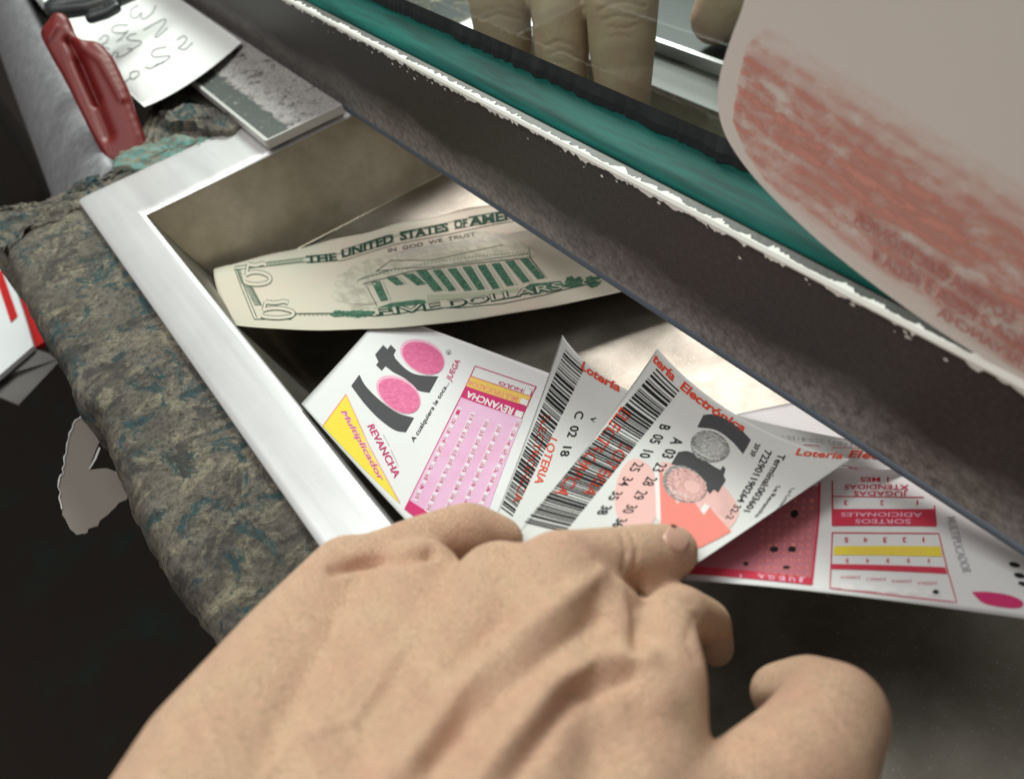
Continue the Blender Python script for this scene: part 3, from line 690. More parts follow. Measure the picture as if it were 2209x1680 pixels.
for i, ch in enumerate('JUEGA 1'): 
    x = 860 - i * 62
    if ch == ' ': continue
    if ch == '1': I.text(('pale_lettering', 'lightrim'), ch, z4(x + 6, 940), z4(x - 4, 939), z4(x + 6, 962), .02, 3); continue
    I.text(('pale_lettering', 'lightrim'), ch, z4(x + 22, 966 - i * 6), z4(x - 16, 962 - i * 6), z4(x + 22, 990 - i * 6), .04, 3)
for j in range(7):
    for i in range(11):
        x = 920 - j * 48 - i * 3; y = 480 + i * 45
        if x > 1010 - 1 or x < 480 + (480 - y) * 1.0 + 60: continue
        I.text(('faint_numbers', 'rosy'), str((i * 7 + j) % 44 + 1), z4(x + 14, y), z4(x - 12, y), z4(x + 14, y + 26), .0, 3)
for (x, y, a, b) in ((815, 574, 24, 24), (690, 787, 28, 18), (800, 787, 26, 18), (520, 874, 16, 12), (765, 896, 22, 10), (1672, 1046, 20, 14)):
    I.ell(('pencil_mark', 'black'), z4(x, y), (a * .3555, 0), (0, b * .3555), 4, 2, 14, .08)
for L, w in (([(1045, 370), (1045, 640)], 3), ([(1050, 465), (1600, 470)], 2), ([(1050, 545), (1665, 545)], 2.5),
             ([(1045, 685), (1030, 1020), (1800, 1108), (1745, 920), (1690, 690), (1045, 685)], 2.5), ([(1665, 520), (1675, 640)], 3), ([(1340, 140), (1150, 130)], 1.5)): I.line(('red_lines', 'redfill'), Z4(L), w, 2)
I.quad(('red_bar', 'redfill'), Z4([(1050, 548), (1665, 545), (1678, 648), (1042, 645)]), (6, 2), 2)
I.quad(('yellow_bar', 'yellow'), Z4([(1055, 768), (1700, 768), (1712, 830), (1052, 820)]), (6, 1), 2)
I.quad(('red_bar', 'redfill'), Z4([(1040, 875), (1730, 895), (1742, 935), (1038, 905)]), (6, 1), 2)
def up(body, xr, xl, yb, h, key=('red_lettering', 'redfill'), off=.012, sl=0.):
    if body == '1': m_ = (xr + xl) / 2; xr, xl = m_ + 5, m_ - 5
    I.text(key, body, z4(xr, yb), z4(xl, yb + sl), z4(xr, yb + h), off, 3)
up('MESES', 1335, 1140, 268, 30); up('1', 1392, 1372, 350, 28); up('MES', 1335, 1215, 350, 28); up('XTENDIDAS', 1510, 1120, 395, 30); up('JUGADAS', 1500, 1175, 435, 28)
up('1', 1570, 1550, 488, 30); up('2', 1355, 1335, 490, 30); up('3', 1138, 1115, 490, 30)
up('ADICIONALES', 1590, 1100, 565, 26, ('pale_lettering', 'lightrim')); up('SORTEOS', 1520, 1185, 605, 28, ('pale_lettering', 'lightrim'))
for i in range(5): up(str(i + 1), 1610 - i * 117, 1585 - i * 117, 715, 28)
for i in range(5): up(str(i + 1), 1640 - i * 124, 1620 - i * 124, 845, 22)
for i in range(4): up('JUGADA ' + 'ABCD'[i], 1680 - i * 155, 1560 - i * 155, 985 - i * 12, 16, off=0)
up('DOBLE JUGADA', 1590, 1140, 785, 26, ('red_lettering', 'gold'), .01)
for i in range(5):
    I.quad(('tick_boxes', 'white_ink'), Z4([(1100 + i * 128, 992 + i * 8), (1180 + i * 128, 998 + i * 8), (1186 + i * 128, 1036 + i * 9), (1106 + i * 128, 1028 + i * 8)]), (2, 1), 2.5)
I.poly(('red_leaf', 'magenta'), Z4(curve([(1890, 1045), (1990, 1045), (2120, 1065), (2200, 1105), (2180, 1140), (2080, 1138), (1960, 1110), (1890, 1045)])), 2)
I.text(('grey_lettering', 'ghost'), 'MULTIPLICADOR', z4(1740, 590), z4(1835, 930), z4(1790, 585), .01, 3)
I.ell(('pencil_mark', 'black'), z4(2150, 880), (12, 3), (-2, 5), 3); I.ell(('pencil_mark', 'black'), z4(2180, 945), (12, 3), (-2, 5), 3); I.ell(('pencil_mark', 'black'), z4(2200, 995), (10, 3), (-2, 4), 3)
I.build()

# ---- turned-over ticket between the top ticket and the bar
S5 = Sheet([[(1540, 870, -.022), (1700, 918, -.016), (1960, 978, -.020)], [(1500, 960, -.012), (1690, 990, -.006), (1900, 1030, -.010)], [(1470, 1040, -.006), (1650, 1060, -.004), (1820, 1080, -.006)]])
S5 = Sheet([[(1560, 885, -.0150), (1700, 922, -.0140), (1990, 975, -.020)], [(1540, 930, -.0140), (1690, 960, -.0120), (1930, 1010, -.019)], [(1520, 975, -.012), (1670, 1000, -.0105), (1828, 1002, -.0100)]])
tk3 = S5.build('lottery_ticket', M['thermal'], None, 40, 30)
tag(tk3, 'white lottery ticket corner printed upside down, vanishing beneath the dark bar', 'lottery ticket', 'lottery papers in the tray')
I = Ink(S5, tk3)
I.text(('grey_lettering', 'ghost'), '(787) 250-8150 -', z4(1165, 140), z4(740, 92), z4(1162, 165), -.002)
I.text(('red_lettering', 'red'), 'Elec', z4(1140, 226), z4(1330, 236), z4(1146, 184), .02, 2, .2)
I.line(('red_lines', 'redfill'), Z4([(870, 152), (962, 158), (965, 172)]), 1.2); I.line(('red_lines', 'redfill'), Z4([(1042, 185), (1045, 168), (1240, 172)]), 1.2)
I.build()

# ---- two thermal tickets held by the hand
def z2(x, y): return ((1200 + x / 2.545) * .8629, (820 + y / 2.545) * .8629)
def Z2(L): return [z2(*p) for p in L]
def barcode(I, tl, tr, bl, br, seed, start=0., end=1.):
    """tl/tr ends of the first bar, bl/br ends of the last"""
    r = random.Random(seed); t_ = start
    while t_ < end:
        w = r.choice([.0045, .0045, .008, .008, .013, .018]); g = r.choice([.005, .006, .006, .009, .013])
        a, b = along(tl, bl, t_), along(tr, br, t_); c, d = along(tr, br, min(t_ + w, end)), along(tl, bl, min(t_ + w, end))
        I.quad(('barcode', 'black'), [a, b, c, d], (3, 1), 1.5); t_ += w + g
S3 = Sheet([[(1213, 722, -.0300), (1290, 802, -.033), (1420, 872, -.030)],
            [(1142, 925, -.0120), (1235, 990, -.013), (1350, 1060, -.010)],
            [(1052, 1155, .0090), (1150, 1200, .010), (1260, 1270, .012)]])
tk1 = S3.build('lottery_ticket', M['thermal'], None, 40, 60)
tag(tk1, 'lottery ticket with the line C 02, half hidden behind the other barcoded ticket', 'lottery ticket', 'lottery papers in the tray')
I = Ink(S3, tk1)
barcode(I, z2(540, 138), z2(665, 255), z2(130, 1150), z2(205, 1205), 3)
I.text(('red_lettering', 'red'), 'Lotería', z2(640, 258), z2(885, 408), z2(658, 212), .03)
for L in (('L', (700, 580), (725, 600), (735, 572)),):
    I.text(('lettering', 'black'), *[L[0]], *[z2(*p) for p in L[1:]], .01)
I.text(('lettering', 'black'), 'C  02  18', z2(612, 528), z2(505, 815), z2(665, 535), .012)
I.text(('red_overprint', 'red'), 'ELECTRONICA', z2(405, 545), z2(205, 1110), z2(450, 560), .01, 1)
I.text(('red_overprint', 'red'), 'LOTERIA', z2(445, 690), z2(345, 985), z2(492, 712), .01, 1)
I.build()
S4 = Sheet([[(1418, 752, -.0200), (1592, 897, -.0100), (1834, 990, -.0060)],
            [(1278, 948, .0020), (1436, 1056, .0060), (1640, 1122, .0080)],
            [(1108, 1160, .0200), (1265, 1225, .0200), (1443, 1254, .0200)]])
tk2 = S4.build('lottery_ticket', M['thermal'], None, 60, 60)
tag(tk2, 'topmost lottery ticket in the hand, number lines A and B, grey ball logo', 'lottery ticket', 'lottery papers in the tray')
I = Ink(S4, tk2)
barcode(I, z2(1122, 258), z2(1268, 402), z2(280, 1240), z2(540, 1300), 11)
I.text(('red_lettering', 'red'), 'tería  Electrónica', z2(1092, 205), z2(1672, 662), z2(1122, 160), .03)
I.text(('lettering', 'black'), 'B  05  10  25  34  35  38', z2(1152, 612), z2(738, 1185), z2(1215, 628), .012)
I.text(('lettering', 'black'), 'A  03  23  28  29  30  36', z2(1232, 695), z2(835, 1265), z2(1300, 712), .012)
I.text(('red_overprint', 'red'), 'ELECTRONICA', z2(900, 500), z2(470, 1050), z2(962, 555), .012, 1)
I.text(('red_overprint', 'red'), 'LOTERIA', z2(905, 720), z2(650, 1050), z2(965, 768), .012, 1)
I.text(('lettering', 'black'), '3F3F', z2(1752, 735), z2(1710, 815), z2(1785, 742), .01)
I.text(('lettering', 'black'), '722901190264 32-2', z2(1812, 775), z2(1560, 1215), z2(1858, 788), .012)
I.text(('lettering', 'black'), 'Terminal:003601', z2(1900, 800), z2(1675, 1165), z2(1946, 812), .012)
I.text(('lettering', 'black'), 'La Revancha', z2(1885, 1010), z2(1745, 1205), z2(1915, 1008), .01)
I.text(('lettering', 'black'), 'La Loteria', z2(1975, 1025), z2(1880, 1165), z2(2003, 1020), .004)
I.text(('red_lettering', 'red'), 'Lotería', z4(820, 212), z4(1105, 236), z4(826, 170), .02, 2, .2)
# blush circle, red mountain shape and black letters with balls
def el2(key, c, a, b, lay, **kw): I.ell(key, z2(*c), (a[0] * .339, a[1] * .339), (b[0] * .339, b[1] * .339), lay, **kw)
el2(('emblem_circle', 'blush'), (1000, 1075), (150, 0), (0, 215), 1.0, rings=6)
I.poly(('emblem_circle', 'blush'), Z2(curve([(1150, 850), (1330, 880), (1520, 980), (1640, 1130), (1625, 1230), (1560, 1300)]) + [(1480, 1350), (1150, 1350), (1130, 1100)]), 1.0)
I.quad(('emblem_line', 'white_ink'), Z2([(1108, 870), (1135, 880), (1150, 1230), (1122, 1220)]), (1, 6), 1.5)
I.poly(('emblem_peak', 'rosy'), Z2([(1142, 890), (1255, 1125), (1320, 1048), (1425, 1190), (1460, 1140), (1600, 1295), (1520, 1340), (1400, 1400), (1150, 1400)]), 1.8)
I.poly(('emblem_peak', 'white_ink'), Z2([(1395, 1165), (1432, 1195), (1462, 1135), (1430, 1120)]), 1.5)
I.poly(K, Z2(curve([(1420, 556), (1480, 552), (1560, 580), (1650, 640), (1722, 712)]) + curve([(1672, 802), (1600, 720), (1500, 650), (1382, 632)])), 2)
I.poly(K, Z2(curve([(1262, 790), (1330, 788), (1420, 840), (1500, 890)]) + [(1530, 905), (1545, 878), (1562, 900), (1548, 935), (1562, 968), (1515, 1050), (1488, 1030), (1462, 1058), (1432, 1022)] + curve([(1440, 985), (1380, 930), (1300, 890), (1215, 868)])), 2)
el2(('emblem_ball', 'greyball'), (1460, 757), (122, 42), (-38, 90), 2.2, rings=5)
el2(('emblem_ball', 'greyball'), (1300, 1000), (140, 55), (-38, 102), 2.4, rings=5)
el2(('emblem_ball', 'blushball'), (1312, 1003), (125, 49), (-34, 92), 2.6, rings=5)
el2(('emblem_ball', 'blushball2'), (1330, 1008), (98, 40), (-27, 74), 2.8, rings=5)
el2(('emblem_ball', 'blush'), (1350, 1012), (48, 20), (-14, 36), 3.0, rings=4)
for f_, d_, w_ in ((.80, 8, 'greyball2'), (.58, 16, 'greyball3'), (.28, 26, 'palegrey')): el2(('emblem_ball', w_), (1460 + d_, 757 + d_ * .3), (122 * f_, 42 * f_), (-38 * f_, 90 * f_), 2.3 + (1 - f_), rings=4)
for (cx_, cy_) in ((1460, 757), (1300, 1000)):
    for o_ in (.55, .72): I.line(('emblem_ball', 'white_ink'), Z2([(cx_ - 110 + 220 * t_, cy_ + 10 + o_ * 50 * math.sin(math.pi * t_) + 60 * t_) for t_ in np.linspace(.05, .8, 9)]), .9, 2.8)
I.build()

# ---- note with handwriting behind
S6 = Sheet([[(60, -45, .012), (220, -75, .012), (352, -25, .010)],
            [(150, 70, .014), (290, 30, .015), (437, 32, .010)],
            [(311, 231, .006), (415, 176, .012), (521, 92, .010)]])
note = S6.build('paper_note', M['note'], None, 40, 40)
tag(note, 'white paper note with pen handwriting, under the black clip', 'note')
I = Ink(S6, note)
def z1(x, y): return (x / 2.4 * .8629, y / 2.4 * .8629)
for L in ([(830, 35), (790, 60), (785, 100), (815, 112), (850, 80), (845, 110), (870, 115), (915, 80), (935, 35)],
          [(860, 185), (930, 145), (990, 118), (985, 150), (935, 215), (945, 225), (1005, 170)],
          [(770, 155), (700, 155), (670, 180), (690, 200), (750, 200), (770, 185), (745, 215), (700, 255)],
          [(595, 245), (625, 215), (650, 225), (640, 255), (610, 275), (660, 300)],
          [(820, 205), (780, 215), (765, 240), (850, 255), (810, 290), (765, 300)], [(672, 345), (690, 315), (710, 325), (700, 345), (735, 340), (800, 300)],
          [(1060, 245), (1100, 220), (1120, 235), (1100, 270), (1070, 290), (1110, 300), (1155, 260)],
          [(1000, 285), (930, 300), (910, 330), (935, 345), (1020, 340), (990, 370), (930, 395)], [(870, 405), (905, 412), (960, 385), (985, 378)],
          [(750, 495), (780, 470), (785, 440), (825, 430), (835, 450), (800, 478), (780, 470)], [(770, 290), (775, 294)], [(728, 240), (732, 246)]):
    I.line(('handwriting', 'pen'), [z1(*p) for p in curve(L, 5)], 1.7)
I.build()
S7 = Sheet([[(30, -60, .006), (160, -90, .006)], [(125, 60, .006), (330, 10, .008)]])
note2 = S7.build('paper_note', M['note'], None, 6, 6)
tag(note2, 'plain white paper under the handwritten note, left of the black clip', 'note')

# ------------------------------------------------------------------ organic shapes
def blob(name, chains, voxel, mt, parent=None, smooth_it=6, fac=.6, features=(), dec=None):
    """chains of (px, py, radius px, depth m): tapered limbs merged into one continuous skin"""
    V = []; Fc = []
    def ball_(c, r):
        n0 = len(V); bm = bmesh.new(); bmesh.ops.create_icosphere(bm, subdivisions=3, radius=r)
        for v in bm.verts: V.append(np.array(v.co) + c)
        for f in bm.faces: Fc.append([n0 + v.index for v in f.verts])
        bm.free()
    for ch in chains:
        pts = [(Pd(u, v, d), rp_ * d / F) for (u, v, rp_, d) in ch]
        for (p, r), (p2, r2) in zip(pts[:-1], pts[1:]):
            L = np.linalg.norm(p2 - p); n = max(2, int(L / (.22 * min(r, r2))))
            for i in range(n): t_ = i / n; ball_(p + (p2 - p) * t_, r + (r2 - r) * t_)
        ball_(*pts[-1])
    o = mesh(name, V, Fc)
    md = o.modifiers.new('r', 'REMESH'); md.mode = 'VOXEL'; md.voxel_size = voxel
    md = o.modifiers.new('s', 'SMOOTH'); md.factor = fac; md.iterations = smooth_it
    me = bpy.data.meshes.new_from_object(o.evaluated_get(bpy.context.evaluated_depsgraph_get()))
    bpy.data.objects.remove(o)
    if features:
        n = len(me.vertices); P = np.empty(n * 3); me.vertices.foreach_get('co', P); P = P.reshape(-1, 3)
        N = np.array([v.normal for v in me.vertices]); px = proj(P); facing = np.clip(((CAM - P) * N).sum(1) / np.linalg.norm(CAM - P, axis=1) * 2, 0, 1)
        for (L, w, amt) in features:
            L = np.array(L, float); dmin = np.full(n, 1e9)
            for a, b in zip(L[:-1], L[1:]):
                ab = b - a; t_ = np.clip(((px - a) @ ab) / (ab @ ab), 0, 1); dmin = np.minimum(dmin, np.linalg.norm(px - (a + t_[:, None] * ab), axis=1))
            P = P + N * (amt * np.exp(-(dmin / w) ** 2) * facing)[:, None]
        me.vertices.foreach_set('co', P.ravel())
    me.update(); o = link(name, me, mt, parent, True); return o

# customer's hand, reaching in from the lower left
d0 = .20
hand = blob('person', [
    # little-finger side of the back of the hand to the wrist
    [(752, 1242, 92, .236), (640, 1430, 152, .212), (490, 1665, 205, .186), (410, 1930, 285, .165)],
    [(800, 1235, 84, .236), (900, 1178, 66, .243), (1010, 1150, 70, .247), (1080, 1165, 54, .250)],      # ring / little finger folding over the rim
    [(905, 1262, 104, .228), (840, 1470, 165, .205), (740, 1720, 215, .183), (640, 1980, 290, .165)],
    [(1080, 1275, 112, .218), (1010, 1490, 160, .198), (930, 1720, 210, .178), (850, 1980, 290, .162)],
    [(1205, 1245, 104, .215), (1160, 1500, 150, .192), (1090, 1740, 205, .174), (1020, 1980, 280, .160)],
    # index knuckle and its ray
    [(1425, 1478, 104, .192), (1400, 1640, 130, .184), (1290, 1840, 190, .172), (1200, 2020, 260, .162)],
    [(1300, 1330, 92, .208), (1330, 1480, 115, .194), (1300, 1640, 140, .184)],
    # middle finger over the ticket
    [(1215, 1240, 98, .216), (1330, 1222, 88, .228), (1400, 1205, 78, .236), (1448, 1190, 62, .241)],
    # index finger tucked below the ticket corner
    [(1440, 1455, 88, .196), (1430, 1350, 72, .212), (1470, 1320, 62, .226), (1530, 1340, 50, .238), (1545, 1400, 42, .246)],
    # thumb
    [(1330, 1800, 190, .178), (1590, 1760, 150, .184), (1740, 1650, 148, .192), (1800, 1545, 120, .204), (1745, 1495, 84, .216), (1678, 1492, 64, .222)],
], .0010, M['skin'], None, 34, .6, features=[
    ([(1290, 1250), (1215, 1300), (993, 1495), (860, 1680)], 27, .0023),
    ([(1290, 1330), (1239, 1370), (1075, 1490), (925, 1660)], 22, -.0015),
    ([(1400, 1420), (1290, 1420), (1190, 1480), (1060, 1650), (1020, 1720)], 24, .0020),
    ([(1360, 1460), (1240, 1500), (1105, 1680)], 22, -.0016),
    ([(1090, 1330), (930, 1480), (800, 1640)], 26, -.0009),
    ([(980, 1300), (820, 1450), (640, 1620)], 30, .0009),
    ([(820, 1480), (760, 1560), (640, 1600), (560, 1690)], 9, .0006), ([(760, 1560), (780, 1660)], 8, .0005),
    ([(720, 1225), (820, 1208), (930, 1190)], 13, -.0026),
    ([(930, 1190), (1100, 1195)], 18, -.0006),
    ([(1215, 1190), (1240, 1215)], 46, .0020),
    ([(1400, 1480), (1420, 1500)], 56, .0020),
    ([(1375, 1255), (1385, 1330), (1375, 1400)], 20, -.0024),
    ([(1340, 1150), (1352, 1180), (1345, 1230)], 7, -.0005),
    ([(1362, 1148), (1376, 1180), (1368, 1230)], 6, -.0005),
    ([(1385, 1300), (1440, 1290), (1490, 1300)], 9, -.0006),
    ([(1500, 1330), (1480, 1380), (1500, 1420)], 9, -.0007),
    ([(1620, 1540), (1700, 1500), (1760, 1490)], 18, -.0012),
    ([(700, 1350), (560, 1550)], 40, .0006),
    ([(900, 1350), (780, 1560), (700, 1660)], 34, .0005),
])
tag(hand, "bare left hand reaching from the lower left, pinching the barcoded tickets", 'person')
from mathutils.bvhtree import BVHTree
def nail(c, a, b, parent, lift=.0004):
    """nail plate laid on the skin; c centre, a and b half axes as picture vectors"""
    me = parent.data; tree = BVHTree.FromPolygons([v.co for v in me.vertices], [p.vertices for p in me.polygons])
    V = []; Fc = []; R = 7; N = 28
    def hit(u, v):
        d = Vector(ray(u, v)).normalized(); h = tree.ray_cast(Vector(CAM), d)
        return (h[0] if h[0] else Vector(Pd(u, v, .236)), d, h[1] if h[1] else -d)
    for r in range(R + 1):
        for i in range(N if r else 1):
            th = 2 * math.pi * i / N; c_, s_ = math.cos(th), math.sin(th); k_ = (abs(c_) ** 3 + abs(s_) ** 3) ** (-1 / 3) * r / R
            p, d, n = hit(c[0] + (a[0] * c_ + b[0] * s_) * k_, c[1] + (a[1] * c_ + b[1] * s_) * k_)
            V.append(p + n * (lift * (1 if r < R else -.5)))
    for i in range(N): Fc.append((0, 1 + i, 1 + (i + 1) % N))
    for r in range(R - 1):
        for i in range(N): q_ = 1 + r * N + i; w = 1 + r * N + (i + 1) % N; Fc.append((q_, q_ + N, w + N, w))
    return mesh('fingernail', V, Fc, M['nail'], parent, True)
nail((1459, 1162), (23, 21), (-13, 19), hand)

# clerk's fingers behind the glass
ck = blob('person', [
    [(1070, -60, 70, .452), (1080, 20, 67, .452), (1086, 85, 62, .456), (1092, 190, 50, .462)],
    [(1198, -60, 64, .440), (1208, 40, 62, .438), (1212, 110, 60, .440), (1218, 215, 50, .444)],
    [(1340, -80, 88, .424), (1342, 30, 78, .422), (1342, 100, 72, .424), (1344, 180, 62, .428), (1348, 240, 54, .432)],
    [(1100, -190, 100, .46), (1300, -190, 110, .43)],
], .0011, M['clerk_skin'], None, 9, .55, features=[
    ([(1045, 42), (1075, 30), (1120, 40)], 3, -.0007), ([(1060, 22), (1090, 14), (1128, 30)], 2.5, -.0004),
    ([(1175, 100), (1205, 88), (1240, 100), (1250, 112)], 3, -.0008), ([(1185, 116), (1215, 108), (1248, 124)], 2.5, -.0006), ([(1190, 132), (1222, 140)], 2.5, -.0004),
    ([(1290, 24), (1318, 8), (1350, 4), (1392, 14)], 3, -.0008), ([(1300, 44), (1330, 34), (1372, 40)], 3, -.0007), ([(1312, 58), (1350, 62), (1385, 50)], 2.5, -.0006), ([(1305, -14), (1345, -24), (1390, -8)], 3, -.0007),
    ([(1310, 82), (1340, 76), (1362, 84)], 2.5, -.0004)])
tag(ck, "clerk's fingers seen through the glass, resting behind the dark sealant", 'person')
ck2 = blob('person', [[(1620, -80, 110, .47), (1590, -10, 84, .475), (1545, 40, 56, .48)]], .0014, M['clerk_skin'], None, 5)
tag(ck2, 'single blurred finger of the clerk beside the hanging card, top edge of the photo', 'person')

# red handle and black clip
def fill_blob(outline, rmax, depth, step=7):
    P = np.array(outline, float); ch = []
    A, B = P, np.roll(P, -1, 0)
    for x in np.arange(P[:, 0].min(), P[:, 0].max(), step):
        for y in np.arange(P[:, 1].min(), P[:, 1].max(), step):
            ins = False
            for a, b in zip(A, B):
                if (a[1] > y) != (b[1] > y) and x < (b[0] - a[0]) * (y - a[1]) / (b[1] - a[1]) + a[0]: ins = not ins
            if not ins: continue
            dm = min(np.linalg.norm(np.array([x, y]) - (a + (b - a) * np.clip(((np.array([x, y]) - a) @ (b - a)) / ((b - a) @ (b - a)), 0, 1))) for a, b in zip(A, B))
            if dm > 3: ch.append([(x, y, min(dm, rmax), depth(x, y))])
    return ch
ro = curve([(zx / 3.54, zy / 3.54) for zx, zy in ((375, 165), (400, 115), (450, 97), (495, 110), (540, 165), (600, 295), (740, 318), (800, 365), (870, 450), (950, 610), (1000, 720), (1050, 880), (1120, 1060), (1140, 1180), (1100, 1400), (940, 1450), (845, 1300), (700, 1030), (540, 700), (380, 410), (320, 300), (305, 240))], 4)
red = blob('red_handle', fill_blob(ro, 20, lambda x, y: .566 - .03 * (y / 370)), .0011, M['redplastic'], None, 16, .5,
           features=[([(147, 88), (166, 128), (182, 165), (205, 215)], 9, -.0045), ([(166, 128), (190, 190), (230, 290)], 14, -.0025), ([(120, 60), (100, 95), (150, 190), (235, 340)], 8, .0012), ([(165, 75), (180, 105), (215, 130), (262, 215)], 8, .0010)])
tag(red, 'glossy red plastic handle standing against the grey edging, beside the paper note', 'handle')
clip = blob('black_clip', [[(118, 20, 22, .600), (150, 0, 24, .600), (215, -22, 26, .60), (275, -40, 28, .60)], [(118, 26, 18, .598), (190, 18, 16, .596), (258, -2, 16, .596), (285, -12, 14, .596)],
                           [(196, 40, 12, .592), (228, 30, 12, .592), (250, 18, 12, .592)]], .0012, M['blackplastic'], None, 2)
tag(clip, 'glossy black plastic clip pinning the white note', 'clip')

# hanging card with smeared red print, just in front of the glass
card = None
XC = XB + .0012
def Pc(u, v, k_=0.): return Px(u, v, XC - k_)
out = curve([(1640, -160), (1606, 0), (1578, 80), (1556, 150), (1548, 205), (1550, 240), (1562, 285), (1590, 335), (1640, 398), (1720, 478), (1800, 548), (1920, 640), (2060, 735), (2230, 838), (2420, 940)], 6) + [(2600, 940), (2700, 300), (2600, -160)]
def flat_poly(name, px, off, mt, parent, th=.0006):
    A = [Pc(u, v, off) for u, v in px]; n = len(A); T = tessellate_polygon([[Vector((p[1], p[2], 0)) for p in A]])
    B = [a + np.array([th, 0, 0]) for a in A]; Fc = [tuple(t) for t in T] + [tuple(i + n for i in t[::-1]) for t in T] + [(i, (i + 1) % n, (i + 1) % n + n, i + n) for i in range(n)]
    return mesh(name, A + B, Fc, mt, parent)
card = flat_poly('hanging_card', out, 0, M['card'], None)
tag(card, 'milky plastic card with smeared red print and rounded corner, hanging at the glass', 'sign card')
m = M['cardred'] = mat('smeared_red_print', (.80, .38, .31), .8); k = NT(m)
e0, e1, e2 = Pc(1640, 398), Pc(2209, 820), Pc(2100, 300)        # lower edge and a point well above it
dy, dz = (e1 - e0)[1:] / np.linalg.norm((e1 - e0)[1:]); ny, nz = -dz, dy
h2 = (e2 - e0)[1] * ny + (e2 - e0)[2] * nz
tc = k.n('ShaderNodeTexCoord'); dt = k.n('ShaderNodeVectorMath', operation='DOT_PRODUCT'); k.l(tc.outputs['Object'], dt.inputs[0])
dt.inputs[1].default_value = (0, ny / h2, nz / h2)
sb_ = k.n('ShaderNodeMath', operation='SUBTRACT'); k.l(dt.outputs['Value'], sb_.inputs[0]); sb_.inputs[1].default_value = (e0[1] * ny + e0[2] * nz) / h2
band = k.ramp(sb_.outputs[0], [(0, G(.05)), (.08, G(.35)), (.25, G(.65)), (.45, G(.95)), (.62, G(.85)), (.76, G(.35)), (.95, G(.0))])
ns = k.ramp(k.noise(120, 7, .75, k.coord((1, .7, 1.8), (-math.atan2(dz, dy), 0, 0))), [(.38, G(.0)), (.56, G(1))])
wv = k.n('ShaderNodeMath', operation='SINE'); wm = k.n('ShaderNodeMath', operation='MULTIPLY_ADD'); k.l(sb_.outputs[0], wm.inputs[0]); wm.inputs[1].default_value = 58; k.l(k.ramp(k.noise(45, 6, .7), [(0, G(0)), (1, G(9))]), wm.inputs[2]); k.l(wm.outputs[0], wv.inputs[0])
rows_ = k.ramp(wv.outputs[0], [(.0, G(.50)), (.5, G(1))])
m0 = k.n('ShaderNodeMath', operation='MULTIPLY'); k.l(rows_, m0.inputs[0]); k.l(ns, m0.inputs[1]); ns = m0.outputs[0]
ml = k.n('ShaderNodeMath', operation='MULTIPLY'); k.l(band, ml.inputs[0]); k.l(ns, ml.inputs[1])
k.set('Alpha', ml.outputs[0])
flat_poly('smeared_print', [(1650, 60), (2600, 420), (2600, 900), (2420, 920), (2230, 820), (2060, 718), (1920, 624), (1800, 532), (1720, 462), (1650, 390), (1605, 325), (1580, 260), (1590, 180), (1610, 100)], .0004, M['cardred'], card, .0001)
# mirrored red lines of lettering near the lower edge
def card_text(body, A, B, C, off, mt, name):
    V, T = text_tris(body, off); a, b, c = Pc(*A, .0009), Pc(*B, .0009), Pc(*C, .0009)
    return mesh(name, [a + v[0] * (b - a) + v[1] * (c - a) for v in V], T, mt, card)
M['cardink'] = mat('faded_red_ink', (.55, .24, .21), .8)
card_text('LOTERIA ELECTRONICA', (2180, 700), (1840, 480), (2188, 672), .03, M['cardink'], 'mirrored_lettering')
card_text('PEGA 2 PEGA 3 PEGA 4', (2230, 770), (1880, 560), (2236, 744), .02, M['cardink'], 'mirrored_lettering')
card_text('REVANCHA', (2200, 790), (2020, 680), (2206, 770), .02, M['cardink'], 'mirrored_lettering')

# ------------------------------------------------------------------ below the counter edge
def plate_poly(name, pts, mt, parent=None, th=.001):
    """polygon from (px,py,z) points with a downward thickness"""
    A = [Pz(*p) for p in pts]; n = len(A); c = [Vector((p[0], p[1], 0)) for p in pts]; T = tessellate_polygon([c])
    B = [a - np.array([0, 0, th]) for a in A]; Fc = [tuple(t) for t in T] + [tuple(i + n for i in t[::-1]) for t in T] + [(i, (i + 1) % n, (i + 1) % n + n, i + n) for i in range(n)]
    return mesh(name, A + B, Fc, mt, parent)
zb = -.09
bx = empty('leaflet_box'); tag(bx, 'white box with a big red letter, hanging below the counter edge', 'box')
wf = curve([(-80, 420, ), (-8, 530), (26, 605), (52, 680), (72, 746)], 5)
M['boxwhite'] = mat('white_card_box', (.72, .74, .76), .6); M['boxgrey'] = mat('grey_box_side', (.13, .12, .115), .7)
plate_poly('front_panel', [(x, y, zb) for x, y in wf] + [(0, 808, zb), (-80, 870, zb)], M['boxwhite'], bx, .003)
plate_poly('red_stripe', [(38, 625, zb - .004), (60, 660, zb - .004), (97, 736, zb - .004), (72, 752, zb - .004)], M['redbox'], bx, .003)
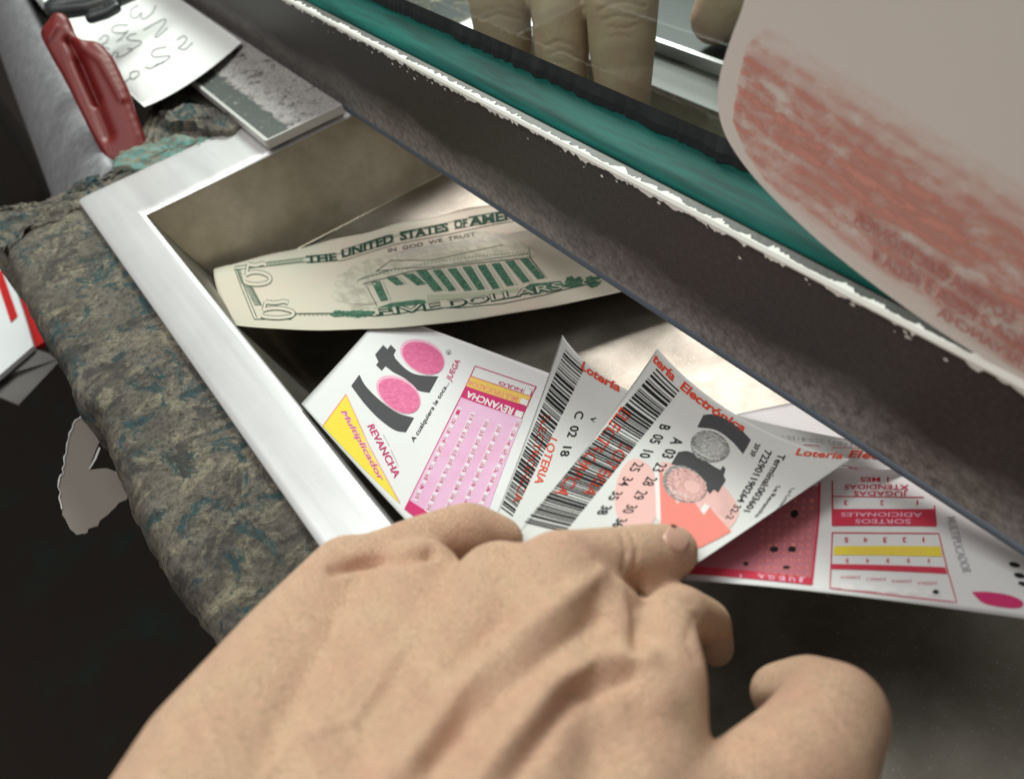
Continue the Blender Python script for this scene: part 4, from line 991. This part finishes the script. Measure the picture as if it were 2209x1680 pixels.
plate_poly('lower_panel', [(-80, 872, zb - .004), (0, 812, zb - .004), (74, 752, zb - .004), (135, 772, zb - .008), (40, 873, zb - .008), (0, 856, zb - .008), (-80, 850, zb - .008)], M['boxgrey'], bx, .002)
V, T = text_tris('M', .0)
a, b, c = Pz(-58, 775, zb + .0006), Pz(38, 682, zb + .0006), Pz(-88, 660, zb + .0006)
mesh('red_letter', [a + v[0] * (b - a) + v[1] * (c - a) for v in V], T, M['redbox'], bx)
M['torn'] = mat('shaded_torn_paper', (.24, .21, .185), .85)  # grey carries the shade below the counter edge
tp = curve([(176, 892), (160, 915), (142, 960), (136, 1010), (128, 1040), (128, 1085), (140, 1120), (160, 1150), (178, 1152), (200, 1138), (240, 1100), (275, 1080)], 4) + [(300, 1020), (262, 1020), (232, 1010), (190, 1012), (212, 955), (240, 930), (210, 880)]
tp = [(x + random.uniform(-4, 4), y + random.uniform(-4, 4)) for x, y in tp]
tpz = [(x, y, -.055 + .03 * (y - 1000) / 400) for x, y in tp]
torn = plate_poly('torn_paper', tpz, M['torn'], None, .0004); tag(torn, 'torn scrap of paper, its shade painted grey, stuck below the crumbling counter edge', 'paper scrap')
M['torn_edge'] = mat('white_torn_edge', (.7, .68, .66), .8)
def strip3(name, pts, w, mt, parent):
    V = []; Fc = []
    P = [np.array(p, float) for p in pts]
    for i, p in enumerate(P):
        t_ = P[min(i + 1, len(P) - 1)] - P[max(i - 1, 0)]; n = np.array([-t_[1], t_[0]]) / (np.hypot(t_[0], t_[1]) + 1e-9)
        ww = w * random.uniform(.5, 1.5); z = -.0545 + .03 * (p[1] - 1000) / 400
        V += [Pz(p[0] - n[0] * ww, p[1] - n[1] * ww, z + .0004), Pz(p[0] + n[0] * ww, p[1] + n[1] * ww, z + .0004)]
    for i in range(len(P) - 1): Fc.append((2 * i, 2 * i + 1, 2 * i + 3, 2 * i + 2))
    return mesh(name, V, Fc, mt, parent)
strip3('torn_edge', tp[:22], 1.1, M['torn_edge'], torn); strip3('torn_edge', [(215, 965), (205, 990), (192, 1012)], 1.5, M['torn_edge'], torn)
